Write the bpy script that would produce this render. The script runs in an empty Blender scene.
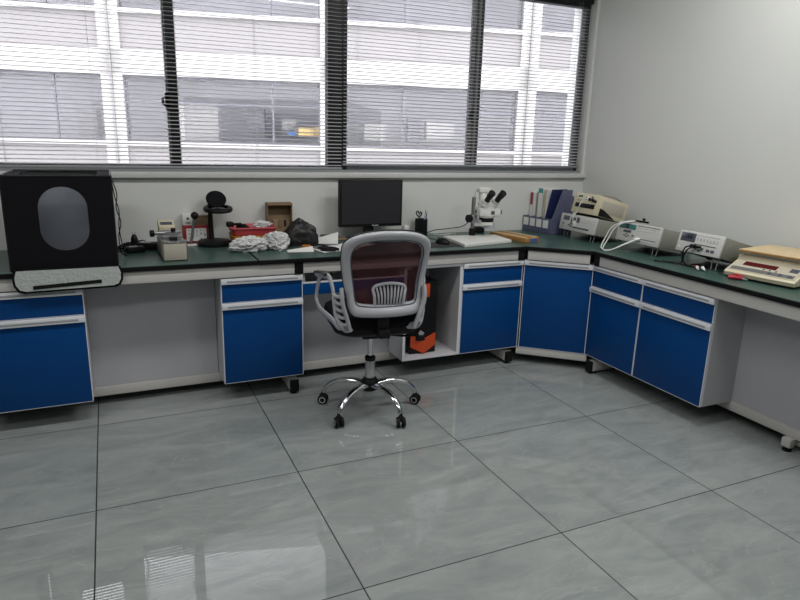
import bpy, bmesh, math, random
from mathutils import Vector, Matrix, noise
R = math.radians
PI = math.pi
random.seed(7)
scene = bpy.context.scene
C = scene.collection

# ------------------------------------------------------------------ camera
cam_d = bpy.data.cameras.new('camera')
cam = bpy.data.objects.new('camera', cam_d); C.objects.link(cam)
_p, _yaw, _roll = 0.2513, 0.4318, 0.0284
fw = Vector((math.sin(_yaw)*math.cos(_p), math.cos(_yaw)*math.cos(_p), -math.sin(_p)))
r0 = Vector((math.cos(_yaw), -math.sin(_yaw), 0)); u0 = r0.cross(fw)
rr = math.cos(_roll)*r0 + math.sin(_roll)*u0
uu = -math.sin(_roll)*r0 + math.cos(_roll)*u0
cam.matrix_world = Matrix(((rr.x, uu.x, -fw.x, 0), (rr.y, uu.y, -fw.y, 0), (rr.z, uu.z, -fw.z, 1.431), (0, 0, 0, 1)))
cam_d.sensor_width = 36; cam_d.lens = 631.14*36/800; cam_d.clip_start = .05; cam_d.clip_end = 300
scene.camera = cam

# ------------------------------------------------------------------ sky and lamps
w = bpy.data.worlds.new('overcast_sky'); scene.world = w; w.use_nodes = True
bg = w.node_tree.nodes['Background']
bg.inputs[0].default_value = (.97, .97, 1.0, 1); bg.inputs[1].default_value = 6.5
LAMP_W = 18
for lx, ly, kk in ((-1.2, 2.1, .9), (.55, 2.1, .9), (2.35, 2.1, 1.4), (-.6, .0, .8), (2.2, .2, 1.1)):
    ld = bpy.data.lights.new('ceiling_lamp', 'AREA'); ld.shape = 'RECTANGLE'; ld.size = 1.2; ld.size_y = .3
    ld.energy = LAMP_W*kk; ld.color = (1, .985, .96)
    lo = bpy.data.objects.new('ceiling_lamp', ld); lo.location = (lx, ly, 2.93); C.objects.link(lo)
vs = scene.view_settings
vs.view_transform = 'Standard'; vs.look = 'None'; vs.gamma = 1; vs.use_curve_mapping = False
vs.exposure = 0.0

# ------------------------------------------------------------------ materials
def mat(name, col, rough=.5, metal=0., var=.06, scale=30., bump=0., spec=.5, trans=0., alpha=1., coat=0., emit=None):
    m = bpy.data.materials.new(name); m.use_nodes = True
    nt = m.node_tree; b = nt.nodes['Principled BSDF']
    b.inputs['Roughness'].default_value = rough; b.inputs['Metallic'].default_value = metal
    b.inputs['Specular IOR Level'].default_value = spec
    b.inputs['Transmission Weight'].default_value = trans
    b.inputs['Alpha'].default_value = alpha; b.inputs['Coat Weight'].default_value = coat
    tc = nt.nodes.new('ShaderNodeTexCoord'); n = nt.nodes.new('ShaderNodeTexNoise')
    n.inputs['Scale'].default_value = scale; n.inputs['Detail'].default_value = 4
    nt.links.new(tc.outputs['Object'], n.inputs['Vector'])
    mx = nt.nodes.new('ShaderNodeMix'); mx.data_type = 'RGBA'
    mx.inputs[6].default_value = tuple(c*(1-var) for c in col)+(1,)
    mx.inputs[7].default_value = tuple(min(1, c*(1+var)) for c in col)+(1,)
    nt.links.new(n.outputs['Fac'], mx.inputs[0]); nt.links.new(mx.outputs[2], b.inputs['Base Color'])
    if bump:
        bp = nt.nodes.new('ShaderNodeBump'); bp.inputs['Strength'].default_value = bump; bp.inputs['Distance'].default_value = .01
        nt.links.new(n.outputs['Fac'], bp.inputs['Height']); nt.links.new(bp.outputs['Normal'], b.inputs['Normal'])
    return m
M = {}
M['wall'] = mat('wall_paint', (.69, .705, .685), .75, var=.02, scale=3)
M['ceil'] = mat('ceiling_paint', (.75, .75, .74), .8, var=.02)
M['sill'] = mat('sill_stone', (.62, .62, .61), .4, var=.08, scale=20)
M['alu'] = mat('grey_aluminium', (.30, .31, .33), .45, .3)
M['frame'] = mat('dark_window_frame', (.035, .037, .042), .45)
M['slat'] = mat('blind_slat', (.46, .46, .47), .5, 0, var=.02)
M['green'] = mat('green_worktop', (.046, .094, .082), .30, var=.10, scale=60, spec=.5)
M['blackedge'] = mat('black_worktop_edge', (.006, .006, .007), .4, spec=.2)
M['steel'] = mat('grey_painted_steel', (.60, .585, .56), .45, var=.03)
M['carcass'] = mat('grey_melamine', (.52, .52, .545), .5, var=.03)
M['modesty'] = mat('grey_panel', (.50, .50, .53), .5, var=.03)
M['blue'] = mat('blue_laminate', (.002, .055, .215), .38, var=.05, scale=8, spec=.2)
M['handle'] = mat('aluminium_handle_rail', (.80, .82, .86), .4, .1, var=.02)
M['handle_d'] = mat('handle_recess', (.40, .41, .43), .5, .2)
M['black'] = mat('black_plastic', (.007, .007, .008), .45, spec=.25)
M['blackm'] = mat('black_matte_cloth', (.0075, .0075, .0095), .85, bump=.1, scale=200, spec=.12)
M['rubber'] = mat('black_rubber', (.007, .007, .007), .65, spec=.25)
M['chrome'] = mat('chrome', (.72, .72, .73), .12, 1.0, var=.01)
M['satin'] = mat('satin_steel', (.66, .66, .67), .3, .85)
M['steelrod'] = mat('brushed_steel', (.34, .34, .35), .35, .8)
M['greyplastic'] = mat('light_grey_plastic', (.45, .46, .49), .22, var=.03)
M['white'] = mat('white_plastic', (.74, .74, .72), .4, var=.03)
M['paper'] = mat('white_paper', (.78, .78, .77), .8, var=.03)
M['cream'] = mat('cream_plastic', (.62, .56, .40), .45, var=.04)
M['creamp'] = mat('cream_metal_panel', (.50, .46, .37), .5, var=.04)
M['beige'] = mat('beige_painted_metal', (.46, .43, .36), .5, var=.04)
M['devgrey'] = mat('grey_instrument_case', (.27, .27, .235), .5, var=.05)
M['face'] = mat('light_instrument_face', (.58, .58, .56), .5, var=.03)
M['lcd'] = mat('dark_grey_lcd', (.09, .10, .13), .2)
M['lcdteal'] = mat('teal_lcd', (.05, .17, .16), .2)
M['leddark'] = mat('dark_red_display', (.09, .008, .012), .25)
M['screen'] = mat('monitor_screen', (.022, .021, .026), .35)
M['kraft'] = mat('kraft_cardboard', (.24, .17, .095), .8, var=.08)
M['kraftd'] = mat('kraft_cardboard_back', (.19, .13, .075), .85, var=.08)
M['redcard'] = mat('red_card', (.33, .02, .025), .5)
M['redplastic'] = mat('red_pink_plastic', (.48, .06, .075), .4)
M['yellowp'] = mat('orange_yellow_plastic', (.60, .22, .02), .45)
M['orange'] = mat('orange_card', (.62, .075, .015), .5)
M['wood'] = mat('yellow_wood', (.40, .20, .06), .5, var=.15, scale=15)
M['woodtop'] = mat('pale_wood_lid', (.58, .45, .26), .5, var=.12, scale=25)
M['rack'] = mat('blue_grey_plastic', (.11, .12, .20), .45)
M['navy'] = mat('navy_folder', (.015, .022, .085), .45)
M['teal'] = mat('teal_ink', (.05, .32, .36), .5)
M['redclip'] = mat('red_rubber', (.40, .012, .025), .45)
M['bluelabel'] = mat('blue_label', (.04, .15, .40), .5)
M['silver'] = mat('silver_fabric', (.55, .59, .57), .45, .25, bump=.5, scale=70)
M['lining'] = mat('grey_reflective_lining', (.24, .26, .30), .5, .0, var=.03)
M['facade'] = mat('white_facade', (.30, .295, .288), .8, var=.02, scale=1)
M['facadeg'] = mat('grey_facade_panel', (.18, .172, .174), .8, var=.02, scale=1)
M['facframe'] = mat('grey_facade_frame', (.10, .10, .12), .6)
M['room'] = mat('far_room', (.30, .30, .33), .8, var=.05, scale=1)
M['ground'] = mat('asphalt', (.16, .16, .16), .9, scale=1)
M['keypad'] = mat('grey_keypad', (.12, .125, .125), .5)
M['pad'] = mat('mouse_mat', (.030, .028, .035), .7)
M['yellowbox'] = mat('yellow_carton', (.62, .45, .18), .7)

def shade_bag(name, col, rough, trans):
    m = mat(name, col, rough, var=.12, scale=45, bump=.6)
    m.node_tree.nodes['Principled BSDF'].inputs['Transmission Weight'].default_value = trans
    return m
M['wbag'] = shade_bag('white_polythene', (.72, .72, .72), .35, .12)
M['bbag'] = shade_bag('black_polythene', (.010, .010, .011), .38, 0)

def thin_glass(name, tint, refl):
    m = bpy.data.materials.new(name); m.use_nodes = True; nt = m.node_tree
    nt.nodes.remove(nt.nodes['Principled BSDF'])
    t = nt.nodes.new('ShaderNodeBsdfTransparent'); t.inputs[0].default_value = tint+(1,)
    g = nt.nodes.new('ShaderNodeBsdfGlossy'); g.inputs['Roughness'].default_value = .02
    fr = nt.nodes.new('ShaderNodeFresnel'); fr.inputs[0].default_value = refl
    mx = nt.nodes.new('ShaderNodeMixShader')
    nt.links.new(fr.outputs[0], mx.inputs[0]); nt.links.new(t.outputs[0], mx.inputs[1]); nt.links.new(g.outputs[0], mx.inputs[2])
    nt.links.new(mx.outputs[0], nt.nodes['Material Output'].inputs[0])
    return m
M['glass'] = thin_glass('window_glass', (.96, .96, .97), 1.45)
M['lens'] = thin_glass('lens_glass', (.85, .88, .90), 1.5)

def mesh_fabric():
    m = bpy.data.materials.new('dark_red_mesh'); m.use_nodes = True; nt = m.node_tree
    b = nt.nodes['Principled BSDF']; b.inputs['Base Color'].default_value = (.045, .005, .010, 1); b.inputs['Roughness'].default_value = .6
    tc = nt.nodes.new('ShaderNodeTexCoord'); n = nt.nodes.new('ShaderNodeTexNoise'); n.inputs['Scale'].default_value = 60
    mr = nt.nodes.new('ShaderNodeMapRange'); mr.inputs[3].default_value = .72; mr.inputs[4].default_value = .84
    nt.links.new(tc.outputs['Object'], n.inputs['Vector']); nt.links.new(n.outputs['Fac'], mr.inputs[0])
    t = nt.nodes.new('ShaderNodeBsdfTransparent'); t.inputs[0].default_value = (.62, .38, .42, 1)
    mx = nt.nodes.new('ShaderNodeMixShader'); nt.links.new(mr.outputs[0], mx.inputs[0])
    nt.links.new(t.outputs[0], mx.inputs[1]); nt.links.new(b.outputs[0], mx.inputs[2])
    nt.links.new(mx.outputs[0], nt.nodes['Material Output'].inputs[0])
    return m
M['mesh'] = mesh_fabric()

TILE, TX, TY = .80, -.1444, 2.4415
def floor_mat():
    m = bpy.data.materials.new('polished_grey_tile'); m.use_nodes = True; nt = m.node_tree; L = nt.links
    b = nt.nodes['Principled BSDF']
    def N(t, **k):
        n = nt.nodes.new(t)
        for a, v in k.items(): setattr(n, a, v)
        return n
    tc = N('ShaderNodeTexCoord'); sp = N('ShaderNodeSeparateXYZ'); L.new(tc.outputs['Object'], sp.inputs[0])
    def math_(op, a, bb=None):
        n = N('ShaderNodeMath', operation=op)
        for i, v in enumerate((a, bb)):
            if v is None: continue
            if isinstance(v, (int, float)): n.inputs[i].default_value = v
            else: L.new(v, n.inputs[i])
        return n.outputs[0]
    cells, ds = [], []
    for o, off in ((sp.outputs[0], TX), (sp.outputs[1], TY)):
        q = math_('DIVIDE', math_('SUBTRACT', o, off), TILE)
        cells.append(math_('FLOOR', q)); f = math_('FRACT', q)
        ds.append(math_('MINIMUM', f, math_('SUBTRACT', 1.0, f)))
    d = math_('MINIMUM', ds[0], ds[1])
    grout = math_('LESS_THAN', d, .0031)
    cv = N('ShaderNodeCombineXYZ'); L.new(cells[0], cv.inputs[0]); L.new(cells[1], cv.inputs[1])
    wn = N('ShaderNodeTexWhiteNoise', noise_dimensions='2D'); L.new(cv.outputs[0], wn.inputs[0])
    off = N('ShaderNodeVectorMath', operation='SCALE'); L.new(wn.outputs['Color'], off.inputs[0]); off.inputs[3].default_value = 20
    ad = N('ShaderNodeVectorMath', operation='ADD'); L.new(tc.outputs['Object'], ad.inputs[0]); L.new(off.outputs[0], ad.inputs[1])
    mp = N('ShaderNodeMapping'); mp.inputs['Rotation'].default_value = (0, 0, .6); mp.inputs['Scale'].default_value = (1.0, 2.6, 1); L.new(ad.outputs[0], mp.inputs[0])
    n1 = N('ShaderNodeTexNoise'); n1.inputs['Scale'].default_value = 3.0; n1.inputs['Detail'].default_value = 9; n1.inputs['Roughness'].default_value = .62; n1.inputs['Distortion'].default_value = .9
    L.new(mp.outputs[0], n1.inputs['Vector'])
    cr = N('ShaderNodeValToRGB'); e = cr.color_ramp.elements
    e[0].position = .30; e[0].color = (.238, .263, .261, 1); e[1].position = .72; e[1].color = (.350, .376, .369, 1)
    L.new(n1.outputs['Fac'], cr.inputs[0])
    # thin pale veins
    n2 = N('ShaderNodeTexNoise'); n2.inputs['Scale'].default_value = 2.2; n2.inputs['Detail'].default_value = 6; n2.inputs['Distortion'].default_value = 1.2
    L.new(mp.outputs[0], n2.inputs['Vector'])
    v = math_('ABSOLUTE', math_('SUBTRACT', n2.outputs['Fac'], .5))
    vm = N('ShaderNodeMapRange'); vm.inputs[1].default_value = 0; vm.inputs[2].default_value = .012; vm.inputs[3].default_value = .35; vm.inputs[4].default_value = 0
    L.new(v, vm.inputs[0])
    mv = N('ShaderNodeMix', data_type='RGBA'); L.new(vm.outputs[0], mv.inputs[0]); L.new(cr.outputs[0], mv.inputs[6]); mv.inputs[7].default_value = (.40, .42, .41, 1)
    mg = N('ShaderNodeMix', data_type='RGBA'); L.new(grout, mg.inputs[0]); L.new(mv.outputs[2], mg.inputs[6]); mg.inputs[7].default_value = (.02, .022, .022, 1)
    L.new(mg.outputs[2], b.inputs['Base Color'])
    ro = N('ShaderNodeMix', data_type='FLOAT'); L.new(grout, ro.inputs[0]); ro.inputs[2].default_value = .008; ro.inputs[3].default_value = .6
    L.new(ro.outputs[0], b.inputs['Roughness'])
    b.inputs['Specular IOR Level'].default_value = .5
    return m
M['floor'] = floor_mat()

# ------------------------------------------------------------------ mesh helpers
TW = {}                                   # world matrix of every thing / part
def xf(bm, m, start=0):
    for v in list(bm.verts)[start:]: v.co = m @ v.co
def add_box(bm, x0, x1, y0, y1, z0, z1, bev=0., seg=2, mtx=None):
    n0 = len(bm.verts)
    g = bmesh.ops.create_cube(bm, size=1)
    vsn = g['verts']
    for v in vsn:
        v.co = Vector(((x0+x1)/2+v.co.x*(x1-x0), (y0+y1)/2+v.co.y*(y1-y0), (z0+z1)/2+v.co.z*(z1-z0)))
    if mtx: 
        for v in vsn: v.co = mtx @ v.co
    if bev:
        ed = list({e for v in vsn for e in v.link_edges})
        bmesh.ops.bevel(bm, geom=ed, offset=bev, segments=seg, affect='EDGES', profile=.5)
    return bm
def add_loft(bm, rings, close=True, caps=True):
    rv = [[bm.verts.new(p) for p in r] for r in rings]
    n = len(rings[0])
    for a, b in zip(rv, rv[1:]):
        for i in range(n if close else n-1):
            j = (i+1) % n
            bm.faces.new((a[i], a[j], b[j], b[i]))
    if caps and close:
        bm.faces.new(list(reversed(rv[0]))); bm.faces.new(rv[-1])
    return rv
def add_prism(bm, pts, h0, h1, axis='z', bev=0.):
    """closed outline extruded along an axis; pts are (a,b) in the other two axes"""
    def P(a, b, h): return {'z': (a, b, h), 'y': (a, h, b), 'x': (h, a, b)}[axis]
    lo = [bm.verts.new(P(a, b, h0)) for a, b in pts]; hi = [bm.verts.new(P(a, b, h1)) for a, b in pts]
    n = len(pts); fs = [bm.faces.new(lo), bm.faces.new(hi)]
    for i in range(n): fs.append(bm.faces.new((lo[i], lo[(i+1) % n], hi[(i+1) % n], hi[i])))
    bmesh.ops.recalc_face_normals(bm, faces=fs)
    if bev:
        ed = list({e for f in fs[:2] for e in f.edges})
        bmesh.ops.bevel(bm, geom=ed, offset=bev, segments=2, affect='EDGES', profile=.5)
def add_lathe(bm, prof, seg=24, mtx=None, cap=True):
    rings = [[Vector((r*math.cos(2*PI*i/seg), r*math.sin(2*PI*i/seg), z)) for i in range(seg)] for r, z in prof]
    if mtx: rings = [[mtx @ p for p in r] for r in rings]
    add_loft(bm, rings, True, cap)
def frame_to(a, b):
    a = Vector(a); b = Vector(b); d = (b-a).normalized()
    q = d.to_track_quat('Z', 'Y'); return Matrix.Translation(a) @ q.to_matrix().to_4x4()
def add_cyl(bm, a, b, r0, r1=None, seg=20, bev=0.):
    L = (Vector(b)-Vector(a)).length; r1 = r0 if r1 is None else r1
    if bev: prof = [(r0-bev, 0), (r0, bev), (r1, L-bev), (r1-bev, L)]
    else: prof = [(r0, 0), (r1, L)]
    add_lathe(bm, prof, seg, frame_to(a, b))
def smooth_path(pts, n=8):
    pts = [Vector(p) for p in pts]
    if len(pts) < 3: return pts
    out = []
    for i in range(len(pts)-1):
        p0 = pts[max(i-1, 0)]; p1 = pts[i]; p2 = pts[i+1]; p3 = pts[min(i+2, len(pts)-1)]
        for k in range(n):
            t = k/n
            out.append(.5*((2*p1)+(p2-p0)*t+(2*p0-5*p1+4*p2-p3)*t*t+(3*p1-p0-3*p2+p3)*t**3))
    out.append(pts[-1]); return out
def add_tube(bm, pts, r, seg=10, n=8, up=None, prof=None, closed=False):
    """sweep; r a number or list over control points; prof = outline (a,b) scaled by r"""
    P = smooth_path(pts, n); m = len(P)
    rad = [r]*m if isinstance(r, (int, float)) else [r[min(int(i/(m-1)*(len(r)-1)), len(r)-2)]*(1-(i/(m-1)*(len(r)-1) - min(int(i/(m-1)*(len(r)-1)), len(r)-2))) + r[min(int(i/(m-1)*(len(r)-1)), len(r)-2)+1]*(i/(m-1)*(len(r)-1) - min(int(i/(m-1)*(len(r)-1)), len(r)-2)) for i in range(m)]
    if prof is None: prof = [(math.cos(2*PI*k/seg), math.sin(2*PI*k/seg)) for k in range(seg)]
    t = (P[1]-P[0]).normalized()
    if up is None:
        up = Vector((0, 0, 1)) if abs(t.z) < .9 else Vector((1, 0, 0))
        fixed = False
    else: up = Vector(up); fixed = True
    rings = []; nrm = (up - t*up.dot(t)).normalized()
    for i, p in enumerate(P):
        t = (P[min(i+1, m-1)]-P[max(i-1, 0)]).normalized()
        base = up if fixed else nrm
        nrm = (base - t*base.dot(t)).normalized(); bi = t.cross(nrm)
        rings.append([p + rad[i]*(a*bi + b*nrm) for a, b in prof])
    add_loft(bm, rings, True, True)
def add_blob(bm, c, s, amp=.2, freq=3, sub=4, seed=0, flat=None, ridged=True):
    g = bmesh.ops.create_icosphere(bm, subdivisions=sub, radius=1)
    sv = Vector((seed*7.3, seed*3.1, seed*1.7))
    for v in g['verts']:
        d = v.co.normalized(); q = d*freq+sv
        h = noise.turbulence(q, 3, False)*1.2 - .3 if not ridged else (1-abs(noise.noise(q)))*.7 - .35 + .4*noise.noise(q*2.7)
        p = d*(1+amp*h)
        v.co = Vector((c[0]+p.x*s[0], c[1]+p.y*s[1], c[2]+p.z*s[2]))
        if flat is not None and v.co.z < flat: v.co.z = flat
def rrect(hw, hh, r, n=6, cx=0, cy=0):
    out = []
    for qx, qy, a0 in ((1, 1, 0), (-1, 1, 90), (-1, -1, 180), (1, -1, 270)):
        for k in range(n+1):
            a = R(a0+90*k/n); out.append((cx+qx*(hw-r)+r*math.cos(a), cy+qy*(hh-r)+r*math.sin(a)))
    return out

def build(name, bm, m, parent=None, world=False, smooth=True, ang=38):
    if parent is not None and world: 
        inv = TW[parent.name].inverted()
        for v in bm.verts: v.co = inv @ v.co
    bmesh.ops.recalc_face_normals(bm, faces=bm.faces[:])
    me = bpy.data.meshes.new(name); bm.to_mesh(me); bm.free()
    if smooth:
        me.polygons.foreach_set('use_smooth', [True]*len(me.polygons)); me.set_sharp_from_angle(angle=R(ang))
    me.materials.append(m if not isinstance(m, str) else M[m])
    o = bpy.data.objects.new(name, me); C.objects.link(o)
    if parent is not None: o.parent = parent; TW[o.name] = TW[parent.name]
    else: TW[o.name] = Matrix.Identity(4)
    return o
def thing(name, label, cat, loc=(0, 0, 0), rot=None, group=None):
    o = bpy.data.objects.new(name, None); o.empty_display_size = .05; C.objects.link(o)
    mtx = Matrix.Translation(loc) @ (rot.to_4x4() if rot is not None else Matrix.Identity(4))
    o.matrix_world = mtx; TW[o.name] = mtx
    o['label'] = label; o['category'] = cat
    if group: o['group'] = group
    return o
def tag(o, label, cat, group=None, kind=None):
    o['label'] = label; o['category'] = cat
    if group: o['group'] = group
    if kind: o['kind'] = kind
    return o
def rebase(o, loc):
    """move a top-level mesh's origin to its base"""
    l = Vector(loc)
    for v in o.data.vertices: v.co -= l
    o.location = l; TW[o.name] = Matrix.Translation(l); return o
def struct(name, bm, m, **k):
    o = build(name, bm, m, **k); o['kind'] = 'structure'; return o
def part(name, m, parent, fn, world=False, **k):
    bm = bmesh.new(); fn(bm); return build(name, bm, m, parent, world, **k)
def B(*a, **k): return lambda bm: add_box(bm, *a, **k)
Rz = lambda d: Matrix.Rotation(R(d), 3, 'Z')

# ================================================================== SETTING
YW, XW = 3.916, 3.328                      # back wall and right wall faces
XL, YF, ZC = -4.5, -7.0, 2.95
bm = bmesh.new(); add_box(bm, XL-.2, XW+.2, YF-.2, YW+.25, -.12, 0); struct('floor', bm, 'floor', smooth=False)
bm = bmesh.new(); add_box(bm, XL-.2, XW+.2, YF-.2, YW+.25, ZC, ZC+.12); struct('ceiling', bm, 'ceil', smooth=False)
WX0, WX1, WZ0, WZ1 = -.60, 3.306, 1.205, 2.435
bm = bmesh.new()
add_box(bm, XL-.2, WX0, YW, YW+.25, 0, ZC); add_box(bm, WX1, XW+.2, YW, YW+.25, 0, ZC)
add_box(bm, WX0, WX1, YW, YW+.25, 0, WZ0); add_box(bm, WX0, WX1, YW, YW+.25, WZ1, ZC)
struct('wall_back', bm, 'wall', smooth=False)
bm = bmesh.new(); add_box(bm, XW, XW+.2, YF-.2, YW, 0, ZC); struct('wall_right', bm, 'wall', smooth=False)
bm = bmesh.new(); add_box(bm, XL-.2, XL, YF-.2, YW, 0, ZC); struct('wall_left', bm, 'wall', smooth=False)
bm = bmesh.new(); add_box(bm, XL, XW, YF-.2, YF, 0, ZC); struct('wall_front', bm, 'wall', smooth=False)
bm = bmesh.new(); add_box(bm, -.9, XW, YW-.03, YW+.12, 1.172, 1.204, bev=.004); struct('trim_1', bm, 'sill')   # window sill

# two-sash windows, dark frames
def window(n, x0, x1, xm, lw, rw, hx):
    y0, y1 = YW+.07, YW+.13
    root = bpy.data.objects.new('window_%d' % n, None); C.objects.link(root); root.location = (x0, y0, WZ0); root['kind'] = 'structure'
    TW[root.name] = Matrix.Translation((x0, y0, WZ0))
    bm = bmesh.new()
    add_box(bm, x0, x0+lw, y0, y1, WZ0, WZ1); add_box(bm, x1-rw, x1, y0, y1, WZ0, WZ1)
    add_box(bm, x0+lw, x1-rw, y0, y1, WZ1-.05, WZ1); 
    build('window_frame', bm, 'frame', root, True)
    part('bottom_rail', 'alu', root, lambda b: (add_box(b, x0+lw, x1-rw, y0-.01, y1, WZ0, WZ0+.042), add_box(b, x0, x1, y0-.055, y0-.01, WZ0, WZ0+.016)), True)
    part('meeting_stile', 'frame', root, B(xm-.030, xm+.030, y0-.012, y1, WZ0+.042, WZ1-.05), True)
    part('meeting_strip', 'alu', root, B(xm-.008, xm+.006, y0-.016, y0-.011, WZ0+.042, WZ1-.05) if n == 2 else B(xm-.026, xm-.020, y0-.016, y0-.011, WZ0+.042, WZ1-.05), True)
    for a, b in ((x0+lw, xm-.030), (xm+.030, x1-rw)):
        part('pane', 'glass', root, B(a, b, y0+.028, y0+.034, WZ0+.042, WZ1-.05), True)
    def hnd(b):
        add_box(b, hx-.012, hx+.012, y0-.03, y0-.012, 1.55, 1.64, bev=.004)
        add_tube(b, [(hx-.0, y0-.03, 1.575), (hx-.022, y0-.035, 1.58), (hx-.024, y0-.035, 1.615)], .007)
    part('sash_handle', 'black', root, hnd, True)
window(1, WX0, 1.362, .367, .05, .066, .337)
window(2, 1.362, WX1, 2.371, .062, .032, 2.340)

# ---------------------------------------------------- venetian blinds
def blind(x0, x1, z_bot, tilt, label, seed):
    y = YW+.028; pitch = .0222; wv = .025
    t = thing('venetian_blind', label, 'window blind', ((x0+x1)/2, y, z_bot), None, 'blinds drawn over the window')
    bm = bmesh.new(); random.seed(seed)
    nsl = int((WZ1-.035 - (z_bot+.024))/pitch)
    for i in range(nsl):
        z = z_bot+.026+i*pitch; a = R(tilt+random.uniform(-.8, .8)); dz = random.uniform(-.0006, .0006)
        prof = []
        for k in range(5):
            s = (k/4-.5); yy = s*wv; zz = .0022*(1-4*s*s)
            prof.append((yy*math.cos(a)-zz*math.sin(a), yy*math.sin(a)+zz*math.cos(a)))
        rows = []
        for x in (x0+.004, x1-.004):
            rows.append([bm.verts.new((x, y+p, z+q+dz)) for p, q in prof] + [bm.verts.new((x, y+p, z+q+dz-.0007)) for p, q in reversed(prof)])
        n = len(rows[0])
        for k in range(n): bm.faces.new((rows[0][k], rows[0][(k+1) % n], rows[1][(k+1) % n], rows[1][k]))
        bm.faces.new(rows[0]); bm.faces.new(list(reversed(rows[1])))
    build('slats', bm, 'slat', t, True, ang=60)
    part('headrail', 'black', t, B(x0, x1, y-.014, y+.014, WZ1-.034, WZ1-.002, bev=.002), True)
    part('bottom_rail', 'alu', t, B(x0, x1, y-.013, y+.013, z_bot, z_bot+.015, bev=.003), True)
    nc = max(3, int(round((x1-x0)/.36)))
    for i in range(nc):
        x = x0+.10+(x1-x0-.20)*i/(nc-1)
        part('ladder_cord', 'greyplastic', t, lambda b: (add_cyl(b, (x, y-.0145, z_bot+.01), (x, y-.0145, WZ1-.03), .0009, seg=6), add_cyl(b, (x, y+.0145, z_bot+.01), (x, y+.0145, WZ1-.03), .0009, seg=6)), True)
    return t
blind(-.585, 1.376, 1.222, 11, 'wide venetian blind with grey slats on the left, its bottom rail hanging slightly lower', 1)
blind(1.380, 3.284, 1.247, 13, 'wide venetian blind with grey slats on the right, ending at the corner wall', 2)

# ================================================================== BUILDING ACROSS THE YARD
KF = 1.4
o0 = Vector((-1.6*KF, 14*KF, 0)); du = Vector((10.8, -3.0, 0)).normalized(); dn = Vector((-du.y, du.x, 0))   # dn points away from us
FM = Matrix(((du.x, dn.x, 0, o0.x), (du.y, dn.y, 0, o0.y), (0, 0, 1, 0), (0, 0, 0, 1)))
def fz(z): return (z-1.431)*KF+1.431
fac = thing('office_building', 'white office building with rows of grey windows across the yard, behind the blinds', 'building', (o0.x, o0.y, -8))
def fbox(bm, u0, u1, d0, d1, z0, z1): add_box(bm, u0*KF, u1*KF, d0, d1, z0, z1, mtx=FM)
ncol = range(-3, 6)
floors = [(-2, 0), (-1, 0), (0, 0), (1, 0), (2, 0)]
PER = fz(3.58)-fz(1.23)
def wallbm(bm):
    for k in (-2, -1, 0, 1, 2):
        dz = k*PER
        fbox(bm, -14, 26, -.04, .5, fz(2.43)+dz, fz(2.88)+dz)      # white band above the windows
        fbox(bm, -14, 26, -.07, .5, fz(3.50)+dz, fz(3.58)+dz)      # ledge
part('floor_bands', 'facade', fac, wallbm, True)
part('spandrel_panels', 'facadeg', fac, lambda b: [fbox(b, -14, 26, .05, .5, fz(2.88)+k*PER, fz(3.50)+k*PER) for k in (-2, -1, 0, 1, 2)], True)
for i in ncol:
    u = 1.68+4.03*i
    part('column', 'facade', fac, B(u*KF, (u+.38)*KF, -.04, .5, -8, fz(3.58)+2*PER, mtx=FM), True)
for i in ncol: part('downpipe', 'facadeg', fac, B((1.68+4.03*i+.17)*KF, (1.68+4.03*i+.21)*KF, -.12, -.05, -8, fz(3.58)+2*PER, mtx=FM), True)
part('parapet', 'facade', fac, lambda b: fbox(b, -14, 26, -.2, .5, fz(3.58)+2*PER, fz(3.58)+2*PER+.5), True)
part('rooms', 'room', fac, lambda b: [(fbox(b, -14, 26, 2.2, 2.4, fz(1.23)+k*PER, fz(2.43)+k*PER), fbox(b, -14, 26, .5, 2.2, fz(2.43)+k*PER, fz(2.5)+k*PER), fbox(b, -14, 26, .5, 2.2, fz(1.15)+k*PER, fz(1.23)+k*PER)) for k in (-1, 0, 1)], True)
for k in (-1, 0, 1):
    for i in range(-2, 4):
        ua, ub = 1.68+.38+4.03*(i-1), 1.68+4.03*i
        dz = k*PER; um = (ua+ub)/2+.55*(1 if i % 2 else -.4)
        if i == 0: um = .84
        if i == 1: um = 4.80
        if i == 2: um = 7.36
        def wf(b):
            for u in (ua, um-.02, ub-.03): fbox(b, u, u+.03, .06, .12, fz(1.23)+dz, fz(2.43)+dz)
            for z in (1.23, 1.95, 2.40): fbox(b, ua, ub, .06, .12, fz(z)+dz, fz(z+.022)+dz)
        wo = part('window', 'facframe', fac, wf, True)
        part('pane', 'glass', wo, lambda b: fbox(b, ua+.02, ub-.02, .085, .095, fz(1.25)+dz, fz(2.41)+dz), True)
# things seen in the far rooms
def far(name, m, u0, u1, z0, z1, d0, d1): part(name, m, fac, lambda b: fbox(b, u0, u1, d0, d1, fz(z0), fz(z1)), True)
far('white_board', 'facade', 2.95, 3.73, 1.25, 1.98, .30, .34)
far('wall_cupboard', 'facadeg', .92, 1.30, 1.30, 1.80, 1.2, 1.6)
far('cardboard_stack', 'yellowbox', 5.28, 5.60, 1.40, 1.58, .5, .9)
far('yellow_carton', 'yellowbox', 5.62, 5.78, 1.42, 1.60, .5, .9)
far('blue_bin', 'bluelabel', 5.08, 5.22, 1.42, 1.50, .5, .8)
far('shelf_unit', 'facframe', 4.25, 4.60, 1.45, 1.95, .9, 1.3)
far('pale_cabinet', 'facade', 4.95, 5.25, 1.52, 1.75, 1.0, 1.4)
far('hung_sheets', 'facade', 6.65, 7.1, 1.35, 1.70, .9, 1.2)
far('pale_partition', 'facade', 7.95, 8.55, 1.40, 1.78, .7, 1.0)
far('dark_cupboard', 'facframe', 7.55, 7.85, 1.35, 1.85, .7, 1.0)
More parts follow.
